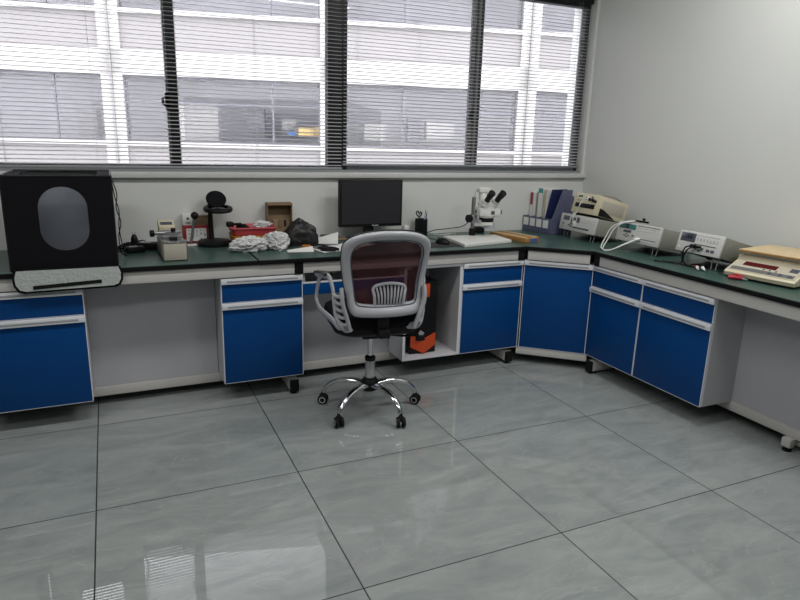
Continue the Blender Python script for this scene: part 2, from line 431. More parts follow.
bm = bmesh.new(); add_box(bm, -60, 60, YW+.6, 80, -8.1, -8); struct('ground', bm, 'ground', smooth=False)

# ================================================================== LAB BENCH
ZB, ZE = .79, .764                          # worktop top and underside
YB, XR = 3.262, 2.684                       # front edges of the two runs
K1, K2 = (2.372, YB), (XR, 2.990)           # ends of the chamfered corner
def worktop(name, pts, label, surf_inset=.0):
    t = thing('worktop', label, 'worktop', (sum(p[0] for p in pts)/len(pts), sum(p[1] for p in pts)/len(pts), ZE))
    bm = bmesh.new(); add_prism(bm, pts, ZE, ZB-.002, 'z', bev=.003); build('slab', bm, 'blackedge', t, True)
    c = Vector((sum(p[0] for p in pts)/len(pts), sum(p[1] for p in pts)/len(pts)))
    bm = bmesh.new(); add_prism(bm, [tuple(c+(Vector(p)-c)*.996) for p in pts], ZB-.0035, ZB, 'z'); build('surface', bm, 'green', t, True)
    return t
Yw2, Xw2 = YW-.004, XW-.004
worktop('a', [(-1.5, YB), (.680, YB), (.680, Yw2), (-1.5, Yw2)], 'green worktop with black edge at the left, carrying the black photo tent')
worktop('b', [(.684, YB-.004), (K1[0]-.002, YB-.004), (K1[0]-.002, Yw2), (.684, Yw2)], 'green worktop with black edge under the window, carrying the monitor and microscope')
worktop('c', [(K1[0]+.002, YB), (XR, K2[1]+.002), (Xw2, K2[1]+.002), (Xw2, Yw2), (K1[0]+.002, Yw2)], 'cut-off green corner worktop joining the two runs under the file rack')
worktop('d', [(XR, .6), (XR, K2[1]-.002), (Xw2, K2[1]-.002), (Xw2, .6)], 'long green worktop with black edge along the right wall, carrying the scale')

YM, XM = 3.50, 2.95                         # modesty panels, set back
fb = thing('bench_frame', 'grey steel bench frame with black end caps along the window wall', 'bench frame', (.4, 3.6, 0))
def rail(parent, pts): part('top_rail', 'steel', parent, lambda b: add_prism(b, pts, .703, ZE-.001, 'z', bev=.002), True)
rail(fb, [(-1.5, YB+.013), (.876, YB+.013), (.876, YB+.05), (-1.5, YB+.05)])
rail(fb, [(.926, YB+.013), (2.325, YB+.013), (2.325, YB+.05), (.926, YB+.05)])
for xa, xb in ((-.66, -.615), (.878, .924), (2.327, 2.375)):
    part('end_cap', 'black', fb, B(xa, xb, YB+.010, YB+.030, .700, ZE-.001, bev=.003), True)
    part('top_beam', 'steel', fb, B(xa+.002, xb-.002, YB+.030, 3.86, .703, ZE-.001), True)
    part('post', 'steel', fb, B(xa+.002, xb-.002, 3.60, 3.66, .08, .703), True)
    fx = (xa+xb)/2-.03 if xa > 0 else (xa+xb)/2
    def foot(b, fx=fx): add_box(b, fx-.024, fx+.024, YB+.04, 3.86, .018, .082, bev=.003)
    fo = part('foot', 'steel', fb, foot, True)
    part('foot_cap', 'black', fo, lambda b, fx=fx: (add_box(b, fx-.025, fx+.025, YB+.022, YB+.042, .014, .083, bev=.003), add_cyl(b, (fx, YB+.06, 0), (fx, YB+.06, .02), .02)), True)
for xa, xb in ((-1.5, -.62), (-.155, .485), (.925, 1.54)):
    part('modesty_panel', 'modesty', fb, B(xa+.001, xb-.001, YM, YM+.016, .105, .702), True)
part('lower_beam', 'steel', fb, B(-1.5, 1.60, YM-.004, YM+.03, .053, .104, bev=.002), True)

fr = thing('side_bench_frame', 'grey steel bench frame along the right wall with open knee space', 'bench frame', (2.95, 2.0, 0))
rail(fr, [(XR+.013, .6), (XR+.013, K2[1]-.04), (XR+.05, K2[1]-.04), (XR+.05, .6)])
part('end_cap', 'black', fr, B(XR+.008, XR+.028, K2[1]-.038, K2[1]+.005, .700, ZE-.001, bev=.003), True)
part('top_beam', 'steel', fr, B(XR+.028, 3.28, K2[1]-.036, K2[1]+.003, .703, ZE-.001), True)
fo = part('foot', 'steel', fr, B(XR+.035, 3.28, 2.935, 2.985, .018, .082, bev=.003), True)
part('foot_cap', 'black', fo, lambda b: (add_box(b, XR+.018, XR+.037, 2.934, 2.986, .014, .083, bev=.003), add_cyl(b, (XR+.06, 2.96, 0), (XR+.06, 2.96, .02), .02)), True)
part('modesty_panel', 'modesty', fr, B(XM, XM+.016, .6, 2.12, .105, .702), True)
part('lower_beam', 'steel', fr, B(XM-.006, XM+.03, .6, 2.62, .062, .112, bev=.002), True)
lg = part('leg', 'steel', fr, B(XM-.045, XM-.006, 1.745, 1.79, .022, .066, bev=.002), True)
lg2 = part('leg_post', 'steel', fr, B(XM+.02, XM+.06, 1.735, 1.79, .022, .70, bev=.002), True)
part('levelling_foot', 'black', lg, lambda b: add_lathe(b, [(.022, 0), (.022, .008), (.010, .012), (.010, .026)], 16, Matrix.Translation((XM-.026, 1.767, 0))), True)

# chamfer corner rail + base
fc = thing('corner_bench_frame', 'grey steel rail closing the cut-off bench corner', 'bench frame', (2.6, 3.2, 0))
dch = (Vector(K2)-Vector(K1)).normalized(); nch = Vector((-dch.y, dch.x))
if nch.x < 0: nch = -nch                    # into the corner
def chp(s, d):                              # point along the chamfer, d = depth behind its face
    return tuple(Vector(K1)+dch*s+nch*d)
LCH = (Vector(K2)-Vector(K1)).length
rail(fc, [chp(.014, .012), chp(LCH-.020, .012), chp(LCH-.020, .045), chp(.014, .045)])
part('base_beam', 'steel', fc, lambda b: add_prism(b, [chp(-.02, .035), chp(LCH+.02, .035), chp(LCH+.02, .09), chp(-.02, .09)], .062, .110, 'z', bev=.002), True)

# ---------------------------------------------------- cabinets
def handle_rail(bm, x0, x1, z0, z1, y):
    add_box(bm, x0, x1, y-.012, y+.004, z0, z1, bev=.002)
def cabinet(name, label, mtx, wdt, depth, tiers, z0=.112, z1=.699, handle_top=True, side=True):
    """local frame: x along the front, y into the wall, z up; tiers = [(kind, zbottom, ztop)] of fronts"""
    t = thing('base_cabinet', label, 'cabinet', mtx @ Vector((wdt/2, 0, z0)), mtx.to_3x3(), 'blue fronted cabinets under the bench')
    ox = -wdt/2
    def body(b):
        th = .016
        add_box(b, ox, ox+th, .018, depth, 0, z1-z0); add_box(b, -ox-th, -ox, .018, depth, 0, z1-z0)
        add_box(b, ox+th, -ox-th, .018, depth, 0, th); add_box(b, ox+th, -ox-th, .018, depth, z1-z0-th, z1-z0)
        add_box(b, ox+th, -ox-th, depth-.008, depth, th, z1-z0-th)
    part('body', 'carcass', t, body)
    for kind, a, c in tiers:
        a -= z0; c -= z0; hh = .033
        d = part(kind, 'blue', t, B(ox+.004, -ox-.004, 0, .017, a+.002, c-hh, bev=.001))
        part('edge_strip', 'handle', d, lambda b: (add_box(b, ox, ox+.004, -.001, .018, a+.001, c), add_box(b, -ox-.004, -ox, -.001, .018, a+.001, c), add_box(b, ox+.004, -ox-.004, -.001, .018, a, a+.002)))
        h = part('handle_rail', 'handle', d, lambda b: add_box(b, ox+.0005, -ox-.0005, -.014, .017, c-hh, c-.001, bev=.003))
        part('grip_slot', 'handle_d', h, lambda b: add_box(b, ox+.03, -ox-.03, -.0155, -.010, c-hh+.009, c-.013, bev=.002))
    return t
I4 = Matrix.Identity(4)
CY = YB+.030
T2 = [('drawer', .563, .698), ('door', .112, .561)]
cabinet('l', 'blue cabinet at the far left under the photo tent, drawer over door', Matrix.Translation((-.605, CY, 0)), .450, .25, T2)
cabinet('m', 'narrow blue cabinet with drawer over door left of the office chair', Matrix.Translation((.487, CY, 0)), .438, .25, T2)
cabinet('c', 'blue cabinet with drawer over door between the open bay and the corner', Matrix.Translation((1.938, CY, 0)), .440, .25, T2)
a_ch = math.atan2(dch.y, dch.x)
MC = Matrix.Translation((chp(-.006, .032)[0], chp(-.006, .032)[1], 0)) @ Matrix.Rotation(a_ch, 4, 'Z')
cabinet('k', 'tall one-door blue cabinet set diagonally across the bench corner', MC, LCH+.012, .22, [('door', .112, .698)])
MR = Matrix.Translation((XR+.030, 3.030, 0)) @ Matrix.Rotation(R(-90), 4, 'Z')
cabinet('r1', 'blue cabinet on the right run next to the corner cabinet, drawer over door', MR, .428, .27, T2)
MR = Matrix.Translation((XR+.030, 2.600, 0)) @ Matrix.Rotation(R(-90), 4, 'Z')
cabinet('r2', 'blue cabinet on the right run beside the empty knee space, grey side showing', MR, .480, .27, T2)

ob = thing('open_cabinet', 'open grey cabinet bay holding the black and orange box', 'cabinet', (1.74, CY, .112))
def openb(b):
    add_box(b, 1.541, 1.557, CY, CY+.42, .112, .699); add_box(b, 1.918, 1.935, CY, CY+.42, .112, .699)
    add_box(b, 1.557, 1.918, CY, CY+.42, .112, .128); add_box(b, 1.557, 1.918, CY, CY+.42, .683, .699)
    add_box(b, 1.557, 1.918, CY+.412, CY+.42, .128, .683)
part('body', 'carcass', ob, openb, True)
part('front_edging', 'handle', ob, lambda b: (add_box(b, 1.5405, 1.5575, CY-.003, CY, .112, .699), add_box(b, 1.9175, 1.9355, CY-.003, CY, .112, .699), add_box(b, 1.5575, 1.9175, CY-.003, CY, .112, .128), add_box(b, 1.5575, 1.9175, CY-.003, CY, .683, .699)), True)

kd = thing('keyboard_drawer', 'shallow blue drawer hung under the bench behind the office chair', 'drawer', (1.23, CY, .575))
part('tray', 'carcass', kd, lambda b: (add_box(b, .930, 1.536, CY+.018, YM-.01, .577, .590), add_box(b, .930, .944, CY+.018, YM-.01, .590, .702), add_box(b, 1.522, 1.536, CY+.018, YM-.01, .590, .702)), True)
part('front', 'blue', kd, B(.928, 1.538, CY, CY+.017, .575, .640, bev=.001), True)
part('edge_strip', 'handle', kd, B(.928, 1.538, CY-.002, CY+.018, .640, .646), True)

# tall box in the bay (turned 45 degrees, corner to the front)
tb = thing('tall_box', 'black box with bright orange bands standing in the open cabinet bay', 'box', (1.708, 3.43, .1285))
part('carton', 'black', tb, B(-.092, .088, -.085, .085, 0, .46, bev=.006))
def chevron(b):
    lo = [(-.088, .048), (-.005, .004), (.084, .048)]; hi = [(-.088, .130), (-.005, .092), (.084, .130)]
    fr_y = (-.087, -.104, -.087)
    v = [[b.verts.new((x, y, z)) for (x, z), y in zip(row, fr_y)] for row in (lo, hi)]
    w_ = [[b.verts.new((x, -.0855, z)) for (x, z) in row] for row in (lo, hi)]
    for k in (0, 1):
        b.faces.new((v[0][k], v[0][k+1], v[1][k+1], v[1][k])); b.faces.new((w_[0][k], w_[1][k], w_[1][k+1], w_[0][k+1]))
        b.faces.new((v[0][k], w_[0][k], w_[0][k+1], v[0][k+1])); b.faces.new((v[1][k], v[1][k+1], w_[1][k+1], w_[1][k]))
    for k in (0, 2): b.faces.new((v[0][k], v[1][k], w_[1][k], w_[0][k]))
part('orange_chevron', 'orange', tb, chevron, smooth=False)
part('orange_corner', 'orange', tb, B(-.005, .034, -.0865, -.03, .36, .445, bev=.002))
part('grey_strap', 'handle_d', tb, lambda b: add_box(b, -.016, .016, -.108, -.103, -.03, .03, mtx=Matrix.Translation((-.035, 0, .125)) @ Matrix.Rotation(R(35), 4, 'Y')))

# ================================================================== OFFICE CHAIR
ch = thing('office_chair', 'office swivel chair with dark red mesh back and chrome star base', 'chair', (1.19, 2.94, 0), Rz(-8))
part('base_hub', 'black', ch, lambda b: add_lathe(b, [(.030, .115), (.046, .125), (.048, .165), (.036, .185), (.028, .19)], 24))
part('gas_lift', 'satin', ch, lambda b: add_lathe(b, [(.024, .15), (.0255, .155), (.0255, .295), (.022, .30)], 24))
part('lift_collar', 'black', ch, lambda b: add_lathe(b, [(.0275, .285), (.0285, .29), (.0285, .305), (.018, .312)], 24))
part('lift_rod', 'chrome', ch, lambda b: add_lathe(b, [(.0145, .30), (.0145, .425)], 20))
for k in range(5):
    a = R(5+72*k); ca, sa = math.cos(a), math.sin(a)
    def legf(b):
        pts = [(.030*ca, .030*sa, .150), (.09*ca, .09*sa, .158), (.16*ca, .16*sa, .152), (.215*ca, .215*sa, .130), (.252*ca, .252*sa, .095), (.262*ca, .262*sa, .068)]
        add_tube(b, pts, [.021, .019, .017, .0155, .014, .013], 12, up=(0, 0, 1), prof=[(math.cos(2*PI*i/14)*1.15, math.sin(2*PI*i/14)*.8) for i in range(14)])
    lg = part('leg', 'chrome', ch, legf)
    ct = a + R([50, 20, 100, -35, 60][k])
    cx, cy = .268*ca, .268*sa; tx, ty = math.cos(ct), math.sin(ct)
    def cas(b):
        for s in (-1, 1):
            c0 = Vector((cx+tx*.007*s, cy+ty*.007*s, .0275)); c1 = Vector((cx+tx*.023*s, cy+ty*.023*s, .0275))
            add_lathe(b, [(.012, 0), (.0255, 0), (.0275, .003), (.0275, .012), (.024, .016), (.012, .016)], 22, frame_to(c0, c1))
        add_box(b, cx-.014, cx+.014, cy-.014, cy+.014, .030, .062, bev=.008)
        add_cyl(b, (cx, cy, .055), (cx-.004*ca, cy-.004*sa, .075), .010)
    cs = part('caster', 'rubber', lg, cas)
    def cap(b):
        for s in (-1, 1):
            c0 = Vector((cx+tx*.022*s, cy+ty*.022*s, .0275)); c1 = Vector((cx+tx*.0245*s, cy+ty*.0245*s, .0275))
            add_lathe(b, [(.0125, 0), (.0175, 0), (.0175, .0025), (.0125, .0025), (.0125, 0)], 20, frame_to(c0, c1), cap=False)
    part('wheel_ring', 'greyplastic', cs, cap)
# seat
def seat_shape(b, z0, z1, hx, hy, r, cyy, puff):
    rings = []
    for z, k in ((z0, .86), (z0+.25*(z1-z0), .98), (z0+.55*(z1-z0), 1.0), (z0+.85*(z1-z0), .97), (z1, .88)):
        rings.append([(x*k, cyy+y*k, z - .02*max(0, (y*k/hy)-.5)) for x, y in rrect(hx, hy, r, 8)])
    add_loft(b, rings)
part('seat_shell', 'black', ch, lambda b: (seat_shape(b, .470, .530, .215, .205, .10, .005, 0), add_box(b, -.06, .06, -.07, .09, .420, .482, bev=.012), add_box(b, -.03, .03, -.285, -.10, .49, .53, bev=.01), add_box(b, -.03, .03, -.255, -.225, .49, .60, bev=.008)))
part('seat', 'blackm', ch, lambda b: seat_shape(b, .505, .585, .225, .218, .11, .010, 0))
part('tilt_lever', 'black', ch, lambda b: (add_tube(b, [(.06, -.02, .432), (.16, -.06, .428), (.235, -.10, .440)], .006), add_box(b, .215, .262, -.125, -.095, .412, .440, bev=.008)))
# backrest
def outl(t, k):
    """t around; returns (x,z) of outer (k=0) or inner (k=1) contour"""
    pts_o = [(0, 1.019), (.07, 1.016), (.132, 1.004), (.186, .980), (.213, .945), (.217, .895), (.210, .815), (.200, .745), (.190, .690), (.182, .635), (.158, .602), (.09, .595), (0, .594)]
    pts_i = [(0, .968), (.07, .966), (.120, .957), (.154, .938), (.170, .906), (.171, .865), (.163, .800), (.155, .745), (.152, .705), (.147, .677), (.131, .661), (.07, .656), (0, .655)]
    P = pts_o if k == 0 else pts_i
    s = 1
    if t > 1: t = 2-t; s = -1
    f = t*(len(P)-1); i = min(int(f), len(P)-2); f -= i
    g = lambda j: P[max(0, min(len(P)-1, j))] if 0 <= j < len(P) else ((-P[1][0], P[1][1]) if j < 0 else (-P[-2][0], P[-2][1]))
    p0, p1, p2, p3 = g(i-1), g(i), g(i+1), g(i+2)
    c = lambda a: .5*(2*p1[a]+(p2[a]-p0[a])*f+(2*p0[a]-5*p1[a]+4*p2[a]-p3[a])*f*f+(3*p1[a]-p0[a]-3*p2[a]+p3[a])*f**3)
    return c(0)*s+.014, c(1)
def by(x, z, d=0):                         # depth of the backrest shell
    return -.262 - .16*(z-.60) + .9*x*x + .05*math.sin((z-.6)*PI/.42) + d
NB = 96
def backf(b):
    rings = []
    for i in range(NB):
        t = 2*i/NB
        xo, zo = outl(t, 0); xi, zi = outl(t, 1)
        ring = []
        for f, d in ((0, .012), (.03, -.010), (.18, -.020), (.5, -.024), (.80, -.018), (.93, -.008), (.97, -.004), (1, .008), (.85, .020), (.5, .024), (.15, .022)):
            x = xo+(xi-xo)*f; z = zo+(zi-zo)*f
            ring.append((x, by(x, z, d), z))
        rings.append(ring)
    rv = [[b.verts.new(p) for p in r] for r in rings]
    n = len(rings[0])
    for i in range(NB):
        a, c = rv[i], rv[(i+1) % NB]
        for k in range(n): b.faces.new((a[k], a[(k+1) % n], c[(k+1) % n], c[k]))
bf = part('back_frame', 'greyplastic', ch, backf, ang=60)
def gro(b):
    for off in (.86,):
        P = []
        for i in range(NB+1):
            t = 2*(i % NB)/NB; xo, zo = outl(t, 0); xi, zi = outl(t, 1); x = xo+(xi-xo)*off; z = zo+(zi-zo)*off
            P.append((x, by(x, z, -.0145), z))
        add_tube(b, P, .0036, 6, n=1)
part('frame_groove', 'lcd', bf, gro)
def rim(b):
    P = []
    for i in range(NB+1):
        t = 2*(i % NB)/NB; xo, zo = outl(t, 0); P.append((.014+(xo-.014)*.985, by(xo, zo, .018), zo))
    add_tube(b, P, .006, 8, n=1)
part('frame_rim', 'black', bf, rim)
def meshf(b):
    rows = []
    for j in range(17):
        f = j/16; row = []
        for i in range(25):
            g = i/24*2-1
            tt = .5*(1-f)  # unused
            z = .650+(.966-.650)*f
            lo, hi = 0., 1.
            for _ in range(18):
                md = (lo+hi)/2
                if outl(md, 1)[1] > z: lo = md
                else: hi = md
            hwid = max(.04, abs(outl(lo, 1)[0]-.014)+.008); x = g*hwid+.014
            row.append(b.verts.new((x, by(x, z, .006)+.0, z)))
        rows.append(row)
    for a, c in zip(rows, rows[1:]):
        for i in range(24): b.faces.new((a[i], a[i+1], c[i+1], c[i]))
part('back_mesh', 'mesh', ch, meshf)
def lum(b):
    zt = .750; o = .026; k = .84
    for i in range(8):
        x0 = (-.066+i*.132/7)*k
        add_tube(b, [(o+x0*.92, by(x0, .655, -.004), .655), (o+x0, by(x0, .70, -.020), .70), (o+x0*1.18, by(x0, zt, -.012), zt-abs(x0)*.08)], .0048, 8)
    add_tube(b, [(o+x*k, by(x, z, d), z) for x, z, d in ((-.082, .650, -.005), (-.088, .70, -.018), (-.094, .733, -.016), (-.07, .751, -.016), (0, .760, -.018), (.07, .751, -.016), (.094, .733, -.016), (.088, .70, -.018), (.082, .650, -.005))], .008, 8)
part('lumbar_support', 'greyplastic', ch, lum)
# armrests
for s in (-1, 1):
    X0 = .262*s
    flat = [(math.cos(2*PI*i/12)*1.5, math.sin(2*PI*i/12)*.75) for i in range(12)]
    def armf(b):
        add_tube(b, [(.268*s, .10, .741), (.251*s, 0, .756), (.238*s, -.10, .763), (.234*s, -.14, .744), (.228*s, -.16, .70), (.226*s, -.17, .647), (.218*s, -.19, .582), (.188*s, -.22, .534), (.12*s, -.17, .522)], .0115, 12, prof=flat, up=(s, 0, 0))
        add_tube(b, [(.257*s, .05, .738), (.267*s, .088, .66), (.270*s, .088, .605), (.256*s, .04, .565), (.227*s, -.12, .555), (.200*s, -.20, .532), (.13*s, -.17, .522)], .0115, 12, prof=flat, up=(s, 0, 0))
        add_tube(b, [(.204*s, -.238, .740), (.204*s, -.252, .70), (.198*s, -.256, .655), (.178*s, -.252, .59), (.162*s, -.240, .533)], .0135, 12, prof=flat, up=(s, 0, 0))
        for k in range(5):
            z = .700-k*.034; q = k/4
            add_tube(b, [((.228-.022*q*q)*s, -.160-.040*q, z), ((.222-.030*q)*s, -.205-.02*q, z-.008), ((.203-.030*q)*s, -.248, z-.002)], .0085, 8)
    ar = part('armrest', 'greyplastic', ch, armf)
    part('arm_pad', 'black', ar, lambda b: add_tube(b, [(.264*s, .09, .754), (.251*s, 0, .768), (.240*s, -.085, .773)], .009, 12, prof=[(p*1.7, q) for p, q in flat], up=(0, 0, 1)))

# ================================================================== THINGS ON THE BENCH
Zt = ZB+.0005
# ---- photo light tent
lt = thing('photo_tent', 'black fabric photo light tent with an oval window at the far left', 'photo tent', (-.21, 3.49, ZB))
TX0, TX1, TY0, TY1, TZ1 = -.435, .008, 3.275, 3.715, 1.222
def tent(b):
    e = .006
    add_box(b, TX0, TX0+e, TY0, TY1, Zt, TZ1); add_box(b, TX1-e, TX1, TY0, TY1, Zt, TZ1)
    add_box(b, TX0+e, TX1-e, TY1-e, TY1, Zt, TZ1); add_box(b, TX0+e, TX1-e, TY0, TY1-e, Zt, Zt+e); 
    for q in ((TX0+e, TX1-e, TY0, TY0+.09), (TX0+e, TX1-e, TY1-.06, TY1-e), (TX0+e, TX0+.06, TY0+.09, TY1-.06), (TX1-.06, TX1-e, TY0+.09, TY1-.06)): add_box(b, *q, TZ1-e, TZ1)  # top is a border only; opening added so lamp light brightens the inside
    # front with oval hole
    hole = rrect(.101, .146, .098, 10, -.201, 1.028)
    outer = []
    x0, x1, z0, z1 = TX0+.002, TX1-.002, Zt+.002, TZ1-.002
    for hx, hz in hole:
        dx, dz = hx+.201, hz-1.028
        k = min(((x1+.201) if dx > 0 else (x0+.201))/dx if abs(dx) > 1e-6 else 1e9, ((z1-1.028) if dz > 0 else (z0-1.028))/dz if abs(dz) > 1e-6 else 1e9)
        outer.append((-.201+dx*k, 1.028+dz*k))
    n = len(hole)
    for i, c in enumerate([(x1, z1), (x0, z1), (x0, z0), (x1, z0)]):   # snap nearest to the corners
        j = min(range(n), key=lambda q: (outer[q][0]-c[0])**2+(outer[q][1]-c[1])**2); outer[j] = c
    rings = []
    for y in (TY0-.004, TY0+.004):
        rings.append(([b.verts.new((p[0], y, p[1])) for p in hole], [b.verts.new((p[0], y, p[1])) for p in outer]))
    for i in range(n):
        j = (i+1) % n
        for h, o in rings: b.faces.new((h[i], h[j], o[j], o[i]))
        b.faces.new((rings[0][0][i], rings[0][0][j], rings[1][0][j], rings[1][0][i]))
        b.faces.new((rings[0][1][i], rings[0][1][j], rings[1][1][j], rings[1][1][i]))
part('tent_body', 'blackm', lt, tent, True, smooth=False)
def lining(b):
    e = .010
    add_box(b, TX0+e, TX1-e, TY1-.014, TY1-.008, Zt+.012, TZ1-.05); add_box(b, TX0+.0065, TX0+e, TY0+.01, TY1-.008, Zt+.012, TZ1-.012)
    add_box(b, TX1-e, TX1-.0065, TY0+.01, TY1-.008, Zt+.012, TZ1-.012); add_box(b, TX0+e, TX1-e, TY0+.01, TY1-.014, Zt+.007, Zt+.012)
part('lining', 'lining', lt, lining, True)
part('white_back_strip', 'paper', lt, B(TX0+.01, TX1-.01, TY1-.016, TY1-.008, TZ1-.05, TZ1-.008), True)
part('piping', 'black', lt, lambda b: [add_tube(b, p, .005, 8, n=1) for p in (
    [(TX0, TY0, Zt+.005), (TX0, TY0, TZ1)], [(TX1, TY0, Zt+.005), (TX1, TY0, TZ1)], [(TX0-.006, TY0-.002, TZ1), (TX1+.004, TY0-.002, TZ1)],
    [(TX0, TY0, TZ1), (TX0, TY1, TZ1)], [(TX1, TY0, TZ1), (TX1, TY1, TZ1)], [(TX0, TY1, TZ1), (TX1, TY1, TZ1)])], True)
flp = [(-.418, .800), (-.427, .770), (-.425, .735), (-.410, .708), (-.385, .700)] + [(-.385+.37*i/8, .700+.006*i/8) for i in range(1, 8)] + [(-.012, .706), (.008, .715), (.020, .738), (.022, .772), (.012, .800)]
def flap(b, grow, y0, y1):
    cx, cz = -.2, .755
    pts = [(cx+(x-cx)*(1+grow/.22), cz+(z-cz)*(1+(grow/.05 if z < .79 else 0))) for x, z in flp]
    add_prism(b, pts, y0, y1, 'y')
fp = part('front_flap', 'blackm', lt, lambda b: (flap(b, .006, 3.246, 3.253), add_prism(b, [(TX0+.01, .794), (TX1-.005, .794), (TX1-.005, .801), (TX0+.01, .801)], 3.246, 3.30, 'y')), True)
part('silver_face', 'silver', fp, lambda b: flap(b, -.004, 3.242, 3.247), True)
part('hook_strip', 'black', fp, lambda b: add_prism(b, [(-.353, .712), (-.068, .726), (-.068, .742), (-.353, .729)], 3.239, 3.243, 'y'), True)
part('power_cord', 'black', lt, lambda b: [add_tube(b, p, .0028, 6) for p in (
    [(TX1+.004, 3.40, 1.20), (TX1+.022, 3.40, 1.13), (TX1+.014, 3.41, 1.06), (TX1+.030, 3.41, .99), (TX1+.016, 3.42, .92), (TX1+.022, 3.46, .83), (TX1+.05, 3.52, .80)],
    [(TX1+.004, 3.42, 1.18), (TX1+.014, 3.43, 1.10), (TX1+.026, 3.43, 1.04), (TX1+.020, 3.44, .96), (TX1+.028, 3.45, .88), (TX1+.04, 3.5, .80)])], True)

# ---- black power adapters and cables
def adapter(x, y, rz, sx, sy, sz, label):
    t = thing('power_adapter', label, 'power adapter', (x, y, ZB), Rz(rz), 'black power adapters beside the tent')
    part('housing', 'black', t, B(-sx/2, sx/2, -sy/2, sy/2, .0005, sz, bev=.008))
    part('lead', 'black', t, lambda b: add_tube(b, [(-sx/2+.01, 0, .012), (-sx/2-.03, .01, .010), (-sx/2-.05, .05, .004), (-sx/2-.02, .09, .004)], .003, 8))
    part('rating_label', 'greyplastic', t, B(-sx*.3, sx*.15, -sy*.25, sy*.25, sz-.0005, sz+.0006))
    return t
adapter(.100, 3.66, 12, .095, .055, .034, 'small black power adapter nearest the bench edge beside the tent')
adapter(.170, 3.745, -15, .115, .065, .040, 'larger black power adapter behind, next to the beige press')
def cabpile(b):
    random.seed(5)
    for k in range(5):
        pts = []; a0 = random.uniform(0, 6)
        for i in range(14):
            a = a0+i*.9; rr_ = .025+.035*random.random()
            pts.append((.075+.9*rr_*math.cos(a)+.02*k-.03, 3.80+.05*math.sin(a)*1.0+.01*k, ZB+.004+.004*k+.010*random.random()))
        add_tube(b, pts, .0032, 6, n=5)
bm = bmesh.new(); cabpile(bm); o = build('cable_coil', bm, 'black'); rebase(o, (.08, 3.80, ZB)); tag(o, 'tangled coil of thin black cables behind the small power adapters', 'cable')
t = thing('power_plug', 'black mains plug standing among the cables next to the tent', 'plug', (.105, 3.83, ZB))
part('plug_body', 'black', t, lambda b: add_lathe(b, [(.012, .002), (.018, .006), (.019, .050), (.012, .068), (.005, .075)], 16))
part('pin', 'steelrod', t, lambda b: (add_box(b, -.008, -.005, -.003, .003, .074, .088), add_box(b, .005, .008, -.003, .003, .074, .088)))

# ---- beige crank press / counter
pr = thing('terminal_press', 'beige metal box machine with steel clamps on top beside the adapters', 'machine', (.275, 3.50, ZB), Rz(2))
part('housing', 'beige', pr, B(-.056, .056, -.145, .145, .004, .092, bev=.004))
part('base_pad', 'rubber', pr, B(-.058, .058, -.14, .147, .0005, .006))
part('top_plate', 'steelrod', pr, lambda b: (add_box(b, -.058, .058, -.147, .05, .092, .097, bev=.001), add_box(b, -.058, -.028, -.147, -.10, .097, .103, bev=.002), add_box(b, .028, .058, -.147, -.10, .097, .103, bev=.002)))
part('clamp_block', 'steelrod', pr, lambda b: (add_box(b, -.050, .050, -.06, -.01, .097, .118, bev=.003), add_box(b, -.035, .035, -.02, .05, .118, .135, bev=.004), add_cyl(b, (-.09, -.02, .128), (-.03, -.02, .128), .009), add_cyl(b, (-.05, .03, .126), (.05, .03, .126), .008)))
part('clamp_knob', 'black', pr, lambda b: (add_cyl(b, (-.105, -.02, .128), (-.083, -.02, .128), .018, bev=.003), add_cyl(b, (-.02, -.085, .108), (.02, -.085, .108), .010), add_cyl(b, (.01, -.02, .135), (.01, -.02, .152), .012)))
part('counter_display', 'cream', pr, lambda b: add_prism(b, [(.06, .097), (.145, .097), (.145, .176), (.125, .176), (.06, .148)], -.050, .030, 'x', bev=.003))
part('display_window', 'lcd', pr, lambda b: add_box(b, -.025, .035, -.014, .014, -.001, .002, mtx=Matrix.Translation((-.015, .0925, .1622)) @ Matrix.Rotation(R(23.3), 4, 'X')))

# ---- lever stand
lv = thing('lever_handle', 'slim grey rod with a black ball knob leaning before the red carton', 'lever', (.412, 3.80, ZB))
part('foot_plate', 'white', lv, B(-.028, .028, -.022, .022, .0005, .010, bev=.002))
part('rod', 'keypad', lv, lambda b: add_cyl(b, (-.006, .006, .008), (.020, .004, .165), .0075))
part('ball_knob', 'black', lv, lambda b: add_blob(b, (.022, .004, .175), (.022, .022, .022), 0, 1, 3))
# ---- cartons
rc = thing('red_carton', 'red and white printed carton standing against the wall behind the magnifier', 'carton', (.445, 3.875, ZB))
part('carton', 'redcard', rc, B(-.073, .073, -.022, .035, .0005, .112, bev=.001))
part('printed_panel', 'paper', rc, B(-.056, .058, -.0235, -.021, .020, .094))
def textlines(b):
    random.seed(3)
    for c in range(5):
        x = -.044+c*.022
        for r_ in range(6):
            h = random.uniform(.003, .007)
            if random.random() < .8: add_box(b, x, x+random.uniform(.004, .010), -.0243, -.0232, .030+r_*.010, .030+r_*.010+h)
part('printed_text', 'lcd', rc, textlines)
wb = thing('small_white_box', 'small white box on top of the red carton', 'box', (.402, 3.875, ZB+.112))
part('box', 'paper', wb, B(-.030, .030, -.02, .03, .0005, .066, bev=.001))
part('printed_mark', 'lcd', wb, lambda b: (add_box(b, -.008, .006, -.0213, -.0198, .034, .046), add_box(b, -.015, .015, -.0213, -.0198, .012, .018)))
kb = thing('small_kraft_box', 'flat brown kraft box on top of the red carton', 'box', (.482, 3.875, ZB+.112))
part('box', 'kraft', kb, B(-.040, .038, -.02, .03, .0005, .054, bev=.001))
part('lid_flap', 'kraftd', kb, B(-.0405, .0385, -.0215, -.0195, .042, .0545))

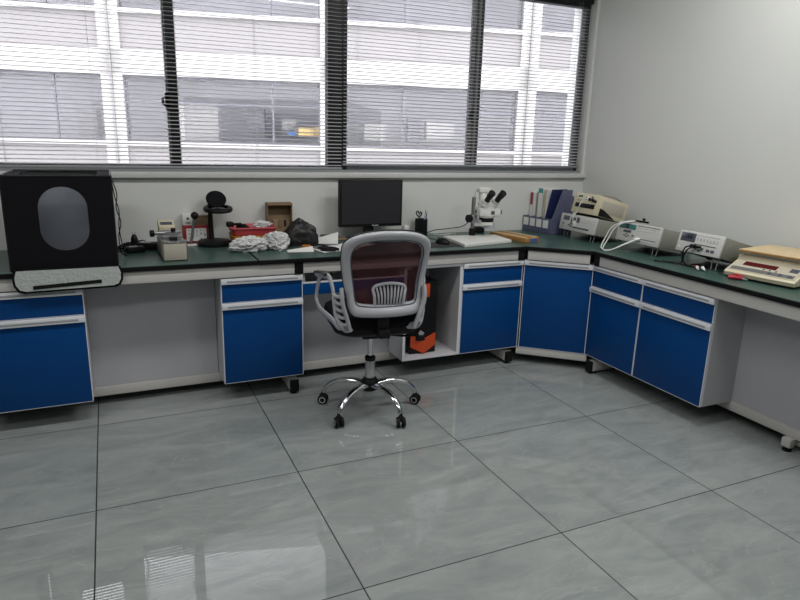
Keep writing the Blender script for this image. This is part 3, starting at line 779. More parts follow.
# ---- magnifier lamp
ml = thing('magnifier_lamp', 'black desk magnifier lamp with round base and raised lens cover', 'magnifier', (.535, 3.79, ZB))
part('base', 'black', ml, lambda b: add_lathe(b, [(.092, .0005), (.096, .010), (.096, .022), (.088, .030), (.05, .037), (.0, .040)], 40))
part('column', 'black', ml, lambda b: add_tube(b, [(-.010, .035, .034), (-.010, .04, .12), (-.008, .04, .20)], [.017, .0145, .013], 14, n=4))
hm = Matrix.Translation((.030, .0, .205)) @ Matrix.Rotation(R(6), 4, 'X')
part('lamp_ring', 'black', ml, lambda b: add_lathe(b, [(.058, 0), (.080, -.004), (.084, .006), (.080, .018), (.060, .020), (.058, 0)], 40, hm, cap=False))
part('lens', 'lens', ml, lambda b: add_lathe(b, [(.001, .006), (.059, .008), (.059, .011), (.001, .014)], 32, hm))
cm = Matrix.Translation((.026, .03, .266)) @ Matrix.Rotation(R(52), 4, 'X') 
part('lens_cover', 'blackm', ml, lambda b: (add_lathe(b, [(.0, -.004), (.054, -.004), (.058, .0), (.054, .005), (.0, .007)], 36, cm), add_box(b, -.02, .02, .05, .075, .205, .235, bev=.004)))

# ---- red basket on an orange tray, filled
bk = thing('red_basket', 'red plastic basket heaped with wrapped parts behind the white bag', 'basket', (.745, 3.74, ZB))
def basketf(b, z0, z1, hx0, hx1, hy0, hy1):
    o_ = []
    for z, hx, hy in ((z0, hx0, hy0), (z1, hx1, hy1), (z1, hx1-.006, hy1-.006), (z0+.004, hx0-.006, hy0-.006)):
        o_.append([(x, y, z) for x, y in rrect(hx, hy, .02, 4)])
    add_loft(b, o_)
part('tub', 'redplastic', bk, lambda b: (basketf(b, .072, .112, .114, .128, .079, .092), add_tube(b, [(x, y, .112) for x, y in rrect(.129, .093, .02, 3)]+[(.129, .073, .112)], .005, 8, n=1)))
yt = thing('orange_tray', 'orange yellow plastic tray under the red basket', 'tray', (.745, 3.74, ZB))
part('tub', 'yellowp', yt, lambda b: basketf(b, .0005, .070, .105, .124, .072, .089))
def lump(name, m, c, s, n, amp, fr, label, cat, seed, flat=None, sub=2, top=None, pts=()):
    """crumpled film: hull of scattered points, subdivided and creased by ridged noise"""
    rnd = random.Random(seed); bm = bmesh.new()
    for i in range(n):
        d = Vector((rnd.gauss(0, 1), rnd.gauss(0, 1), rnd.gauss(0, 1))).normalized(); k = rnd.uniform(.72, 1.12)
        if top and d.z > .3: k *= 1-top*Vector((d.x, d.y)).length
        bm.verts.new((d.x*k, d.y*k, d.z*k))
    for p in pts: bm.verts.new(p)
    r_ = bmesh.ops.convex_hull(bm, input=bm.verts[:])
    bmesh.ops.delete(bm, geom=[v for v in bm.verts if not v.link_faces], context='VERTS')
    bmesh.ops.subdivide_edges(bm, edges=bm.edges[:], cuts=sub, use_grid_fill=True, smooth=.35)
    bmesh.ops.triangulate(bm, faces=bm.faces[:]); bmesh.ops.subdivide_edges(bm, edges=bm.edges[:], cuts=2, use_grid_fill=True)
    sv = Vector((seed*3.1, seed*1.7, seed))
    for v in bm.verts:
        d = v.co.normalized(); q = v.co*fr+sv
        h = (1-2*abs(noise.noise(q)))*.6 + (1-2*abs(noise.noise(q*2.3)))*.3
        p = v.co + d*amp*(h-.45)
        v.co = Vector((c[0]+p.x*s[0], c[1]+p.y*s[1], c[2]+p.z*s[2]))
        if flat is not None and v.co.z < flat: v.co.z = flat
    o = build(name, bm, m, ang=32); rebase(o, (c[0], c[1], min(v.co.z for v in o.data.vertices))); tag(o, label, cat); return o
lump('parts_bag', 'wbag', (.80, 3.72, ZB+.126), (.060, .045, .022), 26, .35, 2.5, 'clear bag of small parts on top of the red basket', 'plastic bag', 3)
lump('dark_parts', 'black', (.690, 3.745, ZB+.100), (.045, .05, .028), 18, .5, 3.5, 'black small parts heaped in the left of the red basket', 'parts', 4)
t = thing('black_connector', 'black block connector perched on the left rim of the red basket', 'connector', (.622, 3.735, ZB+.113))
part('body', 'black', t, B(-.022, .018, -.02, .02, .0005, .030, bev=.006)); part('stub', 'black', t, B(.016, .065, -.009, .009, .008, .022, bev=.003))
lump('white_bag', 'wbag', (.690, 3.560, ZB+.030), (.100, .085, .050), 40, .5, 2.6, 'crumpled clear white plastic bag lying in front of the red basket', 'plastic bag', 11, ZB+.0005)
lump('clear_bag', 'wbag', (.852, 3.575, ZB+.034), (.076, .07, .060), 40, .5, 2.6, 'crumpled white plastic bag next to the black sack', 'plastic bag', 17, ZB+.0005)
# ---- open cardboard box leaning at the wall
cb = thing('cardboard_box', 'brown cardboard box standing open on its side against the wall', 'cardboard box', (.94, 3.84, ZB))
def cbx(b):
    e = .004; x0, x1, y0, y1, z0, z1 = -.075, .080, .005, .060, .0005, .235
    add_box(b, x0, x1, y1-e, y1, z0, z1); add_box(b, x0, x0+e, y0, y1, z0, z1); add_box(b, x1-e, x1, y0, y1, z0, z1)
    add_box(b, x0, x1, y0, y1, z1-e, z1); add_box(b, x0, x1, y0, y1, z0, z0+e)
part('shell', 'kraft', cb, cbx)
part('top_flap', 'kraftd', cb, lambda b: add_box(b, -.075, .080, -.002, .001, -.016, 0, mtx=Matrix.Translation((0, .005, .235)) @ Matrix.Rotation(R(-30), 4, 'X')))
ib = thing('inner_box', 'small brown box standing in front of the open cardboard box', 'cardboard box', (.935, 3.775, ZB))
part('box', 'kraft', ib, B(-.056, .022, -.028, .028, .0005, .145, bev=.001)); part('flap', 'kraftd', ib, lambda b: add_box(b, -.03, .035, -.03, -.026, .10, .147, mtx=Matrix.Rotation(.1, 4, 'Z')))
part('slot', 'black', ib, B(-.016, .020, -.0295, -.0275, .105, .143))
# ---- black sack
SACK = [(.932, .802), (.940, .846), (.985, .890), (1.036, .946), (1.062, .940), (1.090, .918), (1.124, .892), (1.134, .842), (1.128, .792), (1.03, .788), (.952, .790)]
PTS = [(x, 3.60+.02*math.sin(i*2.3)+.10*max(0, z-.85), z) for i, (x, z) in enumerate(SACK)] + [(1.03+(x-1.03)*.85, 3.72+.015*math.sin(i*3.1)-.12*max(0, z-.86), .79+(z-.79)*.85) for i, (x, z) in enumerate(SACK)]
lump('black_sack', 'bbag', (1.012, 3.70, ZB), (.98, 1, 1), 0, .026, 11, 'crumpled black plastic sack in front of the open cardboard box', 'plastic bag', 23, ZB+.0005, 2, pts=[(x-1.03, y-3.66, z-ZB) for x, y, z in PTS])
# ---- papers
def sheet(name, x, y, rz, sx, sy, z, label, warp=0, m='paper', group=None):
    bm = bmesh.new(); n = 8; rows = []
    for zz in (0, .0006):
        g = [[bm.verts.new((-sx/2+sx*i/n, -sy/2+sy*j/n, zz+warp*((j/n)**2)*(i/n))) for i in range(n+1)] for j in range(n+1)]; rows.append(g)
    for g in rows:
        for j in range(n):
            for i in range(n): bm.faces.new((g[j][i], g[j][i+1], g[j+1][i+1], g[j+1][i]))
    for i in range(n):
        for a, c in (((0, i), (0, i+1)), ((n, i), (n, i+1)), ((i, 0), (i+1, 0)), ((i, n), (i+1, n))):
            bm.faces.new((rows[0][a[0]][a[1]], rows[0][c[0]][c[1]], rows[1][c[0]][c[1]], rows[1][a[0]][a[1]]))
    xf(bm, Matrix.Translation((0, 0, 0))); o = build(name, bm, m); o.matrix_world = Matrix.Translation((x, y, z)) @ Matrix.Rotation(R(rz), 4, 'Z')
    return tag(o, label, 'paper', group)
sheet('paper_sheet', 1.175, 3.50, 12, .24, .19, ZB+.0004, 'flat white paper sheet on the bench left of the chair back')
sheet('paper_sheet', 1.195, 3.745, -20, .17, .16, ZB+.0012, 'white paper with raised curling edge beside the black sack', .05)
sheet('paper_sheet', 1.34, 3.58, 30, .20, .15, ZB+.0018, 'white paper sheet lying in front of the monitor stand', .012)
sheet('paper_offcut', .965, 3.47, -8, .15, .07, ZB+.0004, 'crumpled white paper strip in front of the black sack', .02)
sheet('brown_card', 1.305, 3.80, 10, .12, .05, ZB+.003, 'brown card strip lying before the monitor', .01, 'kraft')
# ---- small tools
tp = thing('tape_roll', 'small yellow tape roll lying before the black sack', 'tape', (1.020, 3.535, ZB))
part('tape', 'yellowp', tp, lambda b: add_lathe(b, [(.014, .0005), (.026, .0005), (.026, .020), (.014, .020), (.014, .0005)], 24, cap=False)); part('core', 'kraft', tp, lambda b: add_lathe(b, [(.011, .0005), (.014, .0005), (.014, .019), (.011, .019), (.011, .0005)], 20, cap=False))
pl = thing('pliers', 'black handled pliers lying on white paper before the sack', 'pliers', (1.085, 3.50, ZB+.002), Rz(-52))
part('jaws', 'steelrod', pl, lambda b: (add_tube(b, [(-.01, .003, .008), (-.05, .002, .007)], [.008, .003], 8), add_tube(b, [(-.01, -.003, .008), (-.05, -.002, .007)], [.008, .003], 8), add_cyl(b, (-.004, 0, .001), (-.004, 0, .014), .011)))
for s in (-1, 1):
    part('grip', 'black', pl, lambda b: add_tube(b, [(0, .004*s, .008), (.04, .022*s, .009), (.09, .024*s, .009), (.125, .014*s, .008)], [.007, .009, .009, .007], 10))
bm = bmesh.new(); add_tube(bm, [(1.04, 3.62, ZB+.005), (1.10, 3.60, ZB+.012), (1.15, 3.55, ZB+.006), (1.13, 3.48, ZB+.006), (1.08, 3.44, ZB+.006), (1.12, 3.40, ZB+.006), (1.16, 3.43, ZB+.006)], .005, 8)
o = build('cable_offcut', bm, 'black'); rebase(o, (1.1, 3.5, ZB)); tag(o, 'short thick black cable lying beside the pliers', 'cable')
# ---- monitor
mo = thing('monitor', 'black flat computer monitor standing on the bench under the window', 'monitor', (1.515, 3.78, ZB), Rz(-1))
part('housing', 'black', mo, B(-.214, .214, -.020, .020, .083, .380, bev=.005))
part('screen', 'screen', mo, B(-.200, .200, -.0215, -.019, .102, .367))
part('bezel_logo', 'greyplastic', mo, lambda b: [add_box(b, .005+i*.009, .011+i*.009, -.0215, -.0195, .088, .095) for i in range(5)])
part('stand_neck', 'black', mo, lambda b: (add_box(b, -.03, .03, .012, .035, .012, .16, bev=.004), add_prism(b, [(-.055, .012), (-.015, .012), (.0, .085), (-.045, .085)], -.006, .006, 'y')))
part('stand_base', 'black', mo, lambda b: add_prism(b, rrect(.13, .085, .03, 6, 0, 0), .0005, .012, 'z', bev=.003))
# white charger behind monitor, low black bar
wc = thing('white_charger', 'white charger block on the bench at the right foot of the monitor', 'charger', (1.775, 3.80, ZB), Rz(20))
part('body', 'white', wc, B(-.035, .035, -.022, .022, .0005, .046, bev=.006)); part('plug_head', 'white', wc, B(-.018, .022, -.016, .016, .046, .078, bev=.006))
part('lead', 'white', wc, lambda b: add_tube(b, [(.034, 0, .015), (.06, -.01, .006), (.08, .02, .004)], .003, 6))
bm = bmesh.new(); add_box(bm, 1.215, 1.325, 3.845, 3.895, ZB+.0005, ZB+.024, bev=.003); o = build('black_bar', bm, 'black'); rebase(o, (1.27, 3.87, ZB)); tag(o, 'low black bar on the bench at the wall left of the monitor', 'bar')
bm = bmesh.new(); add_box(bm, 2.345, 2.42, 3.84, 3.90, ZB+.0005, ZB+.042, bev=.004); o = build('black_box', bm, 'black'); rebase(o, (2.38, 3.87, ZB)); tag(o, 'small black block at the wall behind the wooden tray', 'box')
# ---- pen cup
pc = thing('pen_cup', 'black mesh pen cup between the monitor and the microscope', 'pen cup', (1.917, 3.85, ZB))
part('cup', 'black', pc, lambda b: add_lathe(b, [(.040, .0005), (.043, .006), (.043, .112), (.0395, .112), (.0395, .006), (.001, .006)], 28, cap=False))
def pen(x, y, tx, ty, L, r, m, label, name='pen', grp='pens in the pen cup'):
    a = Vector((1.917+x, 3.85+y, ZB+.008)); d = Vector((tx, ty, 1)).normalized()
    t = thing(name, label, 'pen', a, None, grp)
    part('barrel', m, t, lambda b: add_cyl(b, a, a+d*L*.86, r), True)
    part('tip', 'black' if m != 'black' else 'greyplastic', t, lambda b: add_cyl(b, a+d*L*.86, a+d*L, r*.8, r*.3), True)
pen(.012, -.014, .10, -.08, .155, .0042, 'bluelabel', 'blue pen standing in the black pen cup')
pen(-.010, -.010, -.10, -.05, .145, .0042, 'black', 'black pen leaning left in the pen cup')
pen(.016, .010, .16, .05, .165, .0040, 'greyplastic', 'grey pen leaning right in the pen cup')
sc = thing('scissors', 'black handled scissors standing in the pen cup', 'scissors', (1.903, 3.853, ZB+.008))
part('blade', 'steelrod', sc, lambda b: add_box(b, -.006, .006, -.001, .001, 0, .12, bev=.0004)); part('loop_handle', 'black', sc, lambda b: (add_tube(b, [(0, 0, .115), (-.018, 0, .130), (-.024, 0, .148), (-.012, 0, .156), (-.003, 0, .140), (0, 0, .115)], .0045, 8), add_tube(b, [(0, 0, .115), (.012, 0, .128), (.016, 0, .142), (.008, 0, .150), (.001, 0, .136), (0, 0, .115)], .0045, 8)))
# ---- mouse and mat
bm = bmesh.new(); add_prism(bm, rrect(.105, .085, .008, 4), 0.0005, .003, 'z'); o = build('mouse_mat', bm, 'pad'); o.matrix_world = Matrix.Translation((1.865, 3.445, ZB)) @ Matrix.Rotation(R(-6), 4, 'Z'); tag(o, 'dark mouse mat left of the white microscope base', 'mouse mat')
ms = thing('mouse', 'black computer mouse on the dark mat beside the chair back', 'mouse', (1.885, 3.475, ZB+.003), Rz(25))
def mouse(b):
    g = bmesh.ops.create_uvsphere(b, u_segments=20, v_segments=12, radius=1)
    for v in g['verts']: v.co = Vector((v.co.x*.031, v.co.y*.052, max(0.0005, v.co.z*.033+.004)))
part('shell', 'black', ms, mouse); part('wheel', 'rubber', ms, lambda b: add_cyl(b, (-.003, .030, .030), (.003, .030, .030), .006))
bm = bmesh.new(); add_tube(bm, [(1.90, 3.53, ZB+.012), (1.92, 3.60, ZB+.004), (1.90, 3.70, ZB+.004), (1.86, 3.78, ZB+.004), (1.80, 3.86, ZB+.004)], .0022, 6); build('cord', bm, 'black', ms, True)

# ---- stereo microscope
mc = thing('microscope', 'white stereo microscope with black eyepieces on a flat white stand', 'microscope', (2.17, 3.50, ZB))
part('base', 'white', mc, lambda b: add_prism(b, [(1.955, 3.318), (2.352, 3.400), (2.372, 3.632), (1.992, 3.668)], ZB+.0005, ZB+.021, 'z', bev=.003), True)
px, py = 2.196, 3.640
part('pillar', 'steelrod', mc, lambda b: add_cyl(b, (px, py, ZB+.02), (px, py, ZB+.275), .0135, bev=.002), True)
part('pillar_collar', 'black', mc, lambda b: (add_lathe(b, [(.022, .02), (.022, .062), (.017, .068)], 20, Matrix.Translation((px, py, ZB))),), True)
part('focus_arm', 'greyplastic', mc, lambda b: (add_box(b, px-.02, px+.022, py-.026, py+.022, ZB+.105, ZB+.160, bev=.006), add_box(b, px-.01, px+.10, py-.09, py-.02, ZB+.112, ZB+.135, bev=.006), add_cyl(b, (px+.075, py-.085, ZB+.075), (px+.075, py-.085, ZB+.12), .036, bev=.004)), True)
part('focus_knob', 'black', mc, lambda b: add_cyl(b, (px-.052, py-.012, ZB+.135), (px-.018, py-.010, ZB+.135), .026, bev=.004), True)
part('zoom_knob', 'black', mc, lambda b: add_cyl(b, (px+.016, py-.055, ZB+.185), (px-.010, py-.050, ZB+.185), .016, bev=.003), True)
part('zoom_knob', 'black', mc, lambda b: add_cyl(b, (px+.136, py-.10, ZB+.185), (px+.152, py-.105, ZB+.185), .016, bev=.003), True)
hc = Vector((px+.058, py-.075, ZB+.022))
HM = Matrix.Translation(hc) @ Matrix.Rotation(R(-10), 4, 'Z') @ Matrix.Translation((0, 0, .15)) @ Matrix.Scale(1.10, 4) @ Matrix.Translation((0, 0, -.15))
part('zoom_body', 'white', mc, lambda b: (add_box(b, -.064, .070, -.055, .055, .140, .188, bev=.010, mtx=HM), add_lathe(b, [(.045, .128), (.056, .140), (.058, .19), (.05, .215)], 28, HM), add_box(b, -.052, .052, -.058, .04, .188, .222, bev=.018, mtx=HM)), True)
part('objective_ring', 'black', mc, lambda b: add_lathe(b, [(.036, .100), (.044, .104), (.044, .128), (.040, .130)], 28, HM), True)
part('lower_ring', 'white', mc, lambda b: add_lathe(b, [(.034, .083), (.046, .086), (.046, .103), (.036, .104)], 28, HM), True)
part('maker_plate', 'lcd', mc, lambda b: add_box(b, .005, .028, -.0575, -.0545, .152, .172, mtx=HM), True)
part('camera_tube', 'white', mc, lambda b: (add_cyl(b, HM @ Vector((-.012, .03, .215)), HM @ Vector((-.016, .045, .272)), .026, bev=.003), add_box(b, -.045, .028, .015, .072, .272, .302, bev=.008, mtx=HM)), True)
part('camera_cord', 'greyplastic', mc, lambda b: add_tube(b, [HM @ Vector(p) for p in ((-.044, .05, .29), (-.060, .05, .27), (-.062, .05, .20), (-.055, .052, .16))], .0035, 8), True)
for s in (-1, 1):
    e0 = HM @ Vector((.030*s+.006, -.030, .215)); e1 = HM @ Vector((.033*s+.012, -.080, .258)); e2 = HM @ Vector((.035*s+.020, -.116, .290))
    pr_ = part('prism_housing', 'white', mc, lambda b: add_cyl(b, HM @ Vector((.026*s, .0, .190)), HM @ Vector((.032*s+.008, -.050, .236)), .032, .027, bev=.005), True)
    part('eyepiece', 'black', mc, lambda b: (add_cyl(b, e0+(e1-e0)*.35, e1, .0185, bev=.002), add_cyl(b, e1, e1+(e2-e1)*.85, .0205, .0225, bev=.003)), True)
bm = bmesh.new(); add_tube(bm, [(2.19, 3.67, ZB+.11), (2.16, 3.72, ZB+.07), (2.08, 3.80, ZB+.045), (2.03, 3.86, ZB+.03), (1.985, 3.90, ZB+.006)], .0028, 8); build('power_lead', bm, 'black', mc, True)
bm = bmesh.new(); add_tube(bm, [(2.02, 3.86, ZB+.004), (2.06, 3.81, ZB+.004), (2.12, 3.79, ZB+.012), (2.17, 3.82, ZB+.004), (2.20, 3.88, ZB+.004)], .0025, 8); o = build('loose_cable', bm, 'white'); rebase(o, (2.1, 3.8, ZB)); tag(o, 'thin white cord lying on the bench behind the microscope base', 'cable')

# ---- wooden tray
wt = thing('wooden_tray', 'long flat wooden case with pale strips right of the microscope', 'wooden case', (2.462, 3.535, ZB), Rz(12))
part('case', 'wood', wt, B(-.066, .066, -.165, .165, .0005, .032, bev=.003))
part('inlay_strip', 'woodtop', wt, lambda b: [add_box(b, x, x+.026, -.155, .155, .031, .0345, bev=.001) for x in (-.060, .034)])
part('groove', 'blackedge', wt, lambda b: [add_box(b, x, x+.006, -.155, .155, .0305, .0325) for x in (-.030, .022)])
part('end_label', 'bluelabel', wt, B(-.020, .045, -.1665, -.164, .006, .026))

# ---- file rack with books; front faces -X
RK = Rz(-84)
fr_ = thing('file_rack', 'blue grey plastic file rack with four label slots in the corner', 'file rack', (2.805, 3.768, ZB), RK)
W4 = .280
def rackf(b):
    add_box(b, -W4/2, W4/2, 0, .010, .0005, .112, bev=.002); add_box(b, -W4/2, W4/2, .010, .22, .0005, .008); add_box(b, -W4/2, W4/2, .212, .22, .0005, .25)
    for i in range(5):
        x = -W4/2+i*(W4-.006)/4
        add_prism(b, [(.002, .0005), (.22, .0005), (.22, .27), (.19, .27), (.06, .112), (.002, .112)], x, x+.006, 'x')
part('rack_body', 'rack', fr_, rackf)
for i in range(4):
    x = -W4/2+.012+i*(W4-.006)/4
    part('label_card', 'paper', fr_, B(x, x+.050, -.003, .001, .045, .100))
def book(x, wd, ln, ht, m, label, spine=None, lean=0, y0=.016, kind='book', cat='book'):
    mt = TW[fr_.name] @ Matrix.Translation((x, y0, .009)) @ Matrix.Rotation(R(lean), 4, 'Y')
    t = thing(kind, label, cat, mt.to_translation(), mt.to_3x3(), 'books and folders in the file rack')
    part('cover', m, t, lambda b: (add_box(b, 0, .0015, 0, ln, 0, ht), add_box(b, wd-.0015, wd, 0, ln, 0, ht), add_box(b, 0, wd, 0, .0015, 0, ht)))
    part('pages', 'paper', t, B(.0016, wd-.0016, .0016, ln-.004, .002, ht-.004))
    if spine: part('spine_print', spine[0], t, B(.002, wd-.002, -.001, .0005, ht*spine[1], ht*spine[2]))
    return t
book(-.132, .028, .15, .275, 'paper', 'white book with dark red spine blocks at the left end of the rack', ('redcard', .66, .98), 0, .052)
book(-.102, .030, .15, .268, 'paper', 'plain white binder second from the left in the rack', None, 0, .052)
book(-.063, .010, .15, .280, 'devgrey', 'thin dark grey folder in the middle of the rack', None, 0, .052)
book(-.051, .047, .15, .310, 'paper', 'thick white binder with a teal label at the top of its spine', ('teal', .88, .985), 0, .052)
book(.006, .016, .15, .298, 'cream', 'thin cream booklet near the navy holder', None, 1, .052)
book(.026, .026, .15, .302, 'paper', 'white booklet between the cream booklet and the navy holder', None, 1, .052)
nf = thing('magazine_holder', 'navy blue magazine holder with slanted side at the right end of the rack', 'file holder', TW[fr_.name] @ Vector((.078, .014, .009)), RK)
part('side_panel', 'navy', nf, lambda b: add_prism(b, [(0, 0), (.20, 0), (.195, .305), (.05, .305), (.0, .10)], -.004, 0, 'x'))
part('back_panel', 'rack', nf, lambda b: (add_prism(b, [(0, 0), (.20, 0), (.195, .305), (.10, .305), (.0, .06)], .050, .054, 'x'), add_box(b, -.004, .054, .190, .195, 0, .30), add_box(b, -.004, .054, 0, .19, 0, .004)))

# ---- bench instruments (fronts face the room, -X); tilted up on wire stands
def instrument(name, label, xf_, yl, yr, ztop, zbot, tilt, depth, case, style, zrest=ZB):
    """front top-left/right at Y yl>yr; local x = to the right seen from the front, y into the depth, z up; origin at rear bottom"""
    if tilt is None: tilt = math.degrees(math.asin((zbot-zrest-.0068)/depth))
    h = (ztop-zbot)/math.cos(R(tilt)); wd = yl-yr
    rot = (Matrix.Rotation(R(-90), 3, 'Z') @ Matrix.Rotation(R(-tilt), 3, 'X'))
    # world position of front bottom centre
    fbv = Vector((xf_, (yl+yr)/2, zbot))
    t = thing(name, label, 'instrument', fbv, rot)
    part('case', case, t, B(-wd/2, wd/2, .008, depth, 0, h, bev=.003))
    part('front_panel', style['face'], t, B(-wd/2, wd/2, -.004, .010, -.002, h+.002, bev=.004))
    F = lambda nm, m, x0, x1, z0, z1, d=.002: part(nm, m, t, B((x0-.5)*wd, (x1-.5)*wd, -.004-d, -.003, z0*h, z1*h, bev=min(.0015, d*.4)))
    for x0, x1, z0, z1, m in style['screens']: F('display', m, x0, x1, z0, z1)
    for x0, x1, z0, z1, m in style.get('strips', []): F('printed_strip', m, x0, x1, z0, z1, .0012)
    for x, z, r_, m in style.get('knobs', []):
        part('knob', m, t, lambda b: add_cyl(b, ((x-.5)*wd, -.002, z*h), ((x-.5)*wd, -.004-r_*1.2, z*h), r_, bev=r_*.15))
    for x, z, sx, sz, m in style.get('buttons', []): F('button', m, x-sx/2, x+sx/2, z-sz/2, z+sz/2, .0035)
    if style.get('stand', True):
        lift = zbot-zrest
        inv = TW[t.name].inverted()
        for sd in (-1, 1):
            def wire(b):
                top = Vector((sd*(wd/2-.045), .035, .002)); wtop = TW[t.name] @ top
                fl = [inv @ Vector((wtop.x-.012, wtop.y+k*.014, zrest+.003)) for k in (-1, 1)]
                add_tube(b, [top+Vector((.020, 0, 0)), fl[0], fl[1], top+Vector((-.020, 0, 0))], .0026, 6, n=1)
            part('tilt_stand', 'handle_d', t, wire)
        part('rear_foot', 'rubber', t, lambda b: [add_box(b, s*(wd/2-.03)-.012, s*(wd/2-.03)+.012, depth-.04, depth-.015, -.006, .001, bev=.002) for s in (-1, 1)])
    return t
def buttons_row(x0, x1, n, z, sx, sz, m): return [(x0+(x1-x0)*i/(n-1), z, sx, sz, m) for i in range(n)]
S2 = dict(face='face', screens=[(.055, .39, .50, .93, 'lcd'), (.10, .34, .62, .86, 'screen')], strips=[(.40, .88, .415, .455, 'lcd'), (.42, .90, .86, .89, 'greyplastic')],
          buttons=buttons_row(.445, .88, 7, .70, .022, .16, 'greyplastic') + [(.46, .25, .055, .12, 'lcd'), (.53, .335, .055, .10, 'lcd'), (.53, .165, .055, .10, 'lcd'), (.60, .25, .055, .12, 'lcd'), (.73, .23, .075, .13, 'lcd'), (.83, .23, .075, .13, 'lcd'), (.08, .17, .035, .08, 'white')])
S1 = dict(face='face', screens=[(.04, .43, .66, .93, 'lcdteal'), (.19, .27, .66, .93, 'lcd'), (.16, .34, .46, .60, 'lcd')], strips=[(.50, .93, .22, .255, 'lcd'), (.47, .96, .90, .935, 'lcd')],
          buttons=buttons_row(.50, .94, 8, .83, .022, .05, 'greyplastic')+buttons_row(.50, .94, 8, .66, .018, .05, 'greyplastic') + [(.20, .30, .04, .06, 'lcd'), (.25, .38, .04, .06, 'lcd'), (.25, .24, .04, .06, 'lcd'), (.30, .31, .04, .06, 'lcd'), (.40, .34, .05, .06, 'lcd')] + buttons_row(.54, .86, 6, .15, .03, .05, 'white'))
S0 = dict(face='face', screens=[(.09, .26, .60, .88, 'lcd'), (.31, .44, .50, .84, 'lcd'), (.47, .55, .55, .88, 'lcd')], strips=[(.40, .84, .17, .27, 'lcd')],
          buttons=buttons_row(.62, .95, 6, .62, .02, .05, 'greyplastic')+buttons_row(.62, .95, 6, .78, .02, .05, 'greyplastic') + [(.27, .33, .05, .07, 'lcd'), (.33, .42, .05, .07, 'lcd'), (.33, .26, .05, .07, 'lcd'), (.39, .33, .05, .07, 'lcd'), (.11, .37, .05, .07, 'lcd'), (.11, .18, .05, .08, 'greyplastic')])
SO = dict(face='cream', screens=[(.12, .28, .28, .50, 'blackedge'), (.30, .90, .27, .50, 'blackedge')], strips=[(.17, .33, .80, .90, 'lcdteal'), (.44, .60, .66, .86, 'paper')],
          knobs=[(.66, .72, .010, 'black'), (.80, .70, .011, 'black'), (.90, .66, .009, 'black'), (.74, .84, .007, 'lcd')], buttons=[(.50, .82, .04, .06, 'lcd'), (.50, .70, .04, .06, 'lcd'), (.30, .66, .05, .05, 'devgrey'), (.20, .64, .05, .05, 'devgrey')])
instrument('component_meter', 'grey bench meter with dark display standing nearest the beige scale', 2.88, 2.560, 2.272, .975, .866, None, .28, 'devgrey', S2)
instrument('component_meter', 'bench meter with a teal display, between the other two silver-faced meters', 2.90, 3.055, 2.705, .962, .850, None, .28, 'devgrey', S1)
instrument('component_meter', 'light grey bench meter beside the file rack, carrying the cream instrument on its top', 2.88, 3.592, 3.230, .952, .846, None, .29, 'devgrey', S0)
# cream instrument on top
oscillo = instrument('cream_tester', 'cream test instrument with black knobs tilted on top of another meter', 2.905, 3.512, 3.268, 1.100, .972, 14.3, .26, 'cream', dict(SO, stand=False))
part('support_block', 'black', oscillo, lambda b: (add_box(b, -.10, .10, .02, .07, -.022, .002, bev=.003), add_box(b, -.10, .10, .19, .23, -.0005, .002)))
part('side_panel', 'beige', oscillo, lambda b: add_box(b, .1215, .1235, .035, .235, .030, .108, bev=.001))
part('dark_recess', 'black', oscillo, lambda b: add_prism(b, [(.025, .003), (.025, .052), (.060, .048), (.175, .003)], .1218, .1242, 'x'))
part('carry_handle', 'devgrey', oscillo, lambda b: add_tube(b, [(.05, .05, .135), (.06, .09, .152), (.09, .16, .150), (.11, .215, .132)], .006, 8))
# white test leads
def cord(name, m, pts, r, label, base):
    bm = bmesh.new(); add_tube(bm, pts, r, 8); o = build(name, bm, m); rebase(o, base); return tag(o, label, 'cable')
wl = thing('white_test_leads', 'pair of white test leads looping down in front of the teal display meter', 'test leads', (2.82, 3.0, ZB))
for i, of in enumerate((0, .018)):
    part('lead', 'white', wl, lambda b: add_tube(b, [(2.93, 2.930+of, .975), (2.89, 2.99+of, .958), (2.86, 3.03+of*1.5, .92), (2.83, 3.045+of*1.5, .85), (2.785, 3.03+of, .804), (2.735, 2.965, .796+of*.3), (2.76, 2.93, .806), (2.82, 2.89-of*.4, .845), (2.872, 2.865-of*.5, .873)], .0038, 8), True)
part('clip', 'black', wl, lambda b: (add_box(b, 2.925, 2.940, 2.88, 2.93, .972, .984, bev=.004), add_box(b, 2.955, 2.97, 2.86, 2.91, .968, .980, bev=.004), add_box(b, 2.94, 2.95, 2.87, 2.89, .984, .998, bev=.003)), True)
part('clip_trim', 'cream', wl, lambda b: (add_box(b, 2.922, 2.936, 2.93, 2.955, .968, .980, bev=.003), add_box(b, 2.952, 2.966, 2.91, 2.93, .966, .978, bev=.003)), True)
part('plug', 'white', wl, lambda b: (add_cyl(b, (2.868, 2.868, .872), (2.893, 2.860, .880), .008), add_cyl(b, (2.868, 2.856, .872), (2.893, 2.845, .880), .008)), True)
# white strap over the cream tester's front
ws = thing('white_probe', 'white probe cord hanging down the face of the cream tester', 'cable', (2.87, 3.45, .90))
part('cord', 'white', ws, lambda b: add_tube(b, [(2.90, 3.40, 1.055), (2.888, 3.41, 1.02), (2.885, 3.425, .98), (2.862, 3.43, .945), (2.866, 3.435, .905)], .0032, 8), True)
part('tip', 'white', ws, lambda b: add_box(b, 2.868, 2.885, 3.425, 3.445, .875, .915, bev=.004), True)
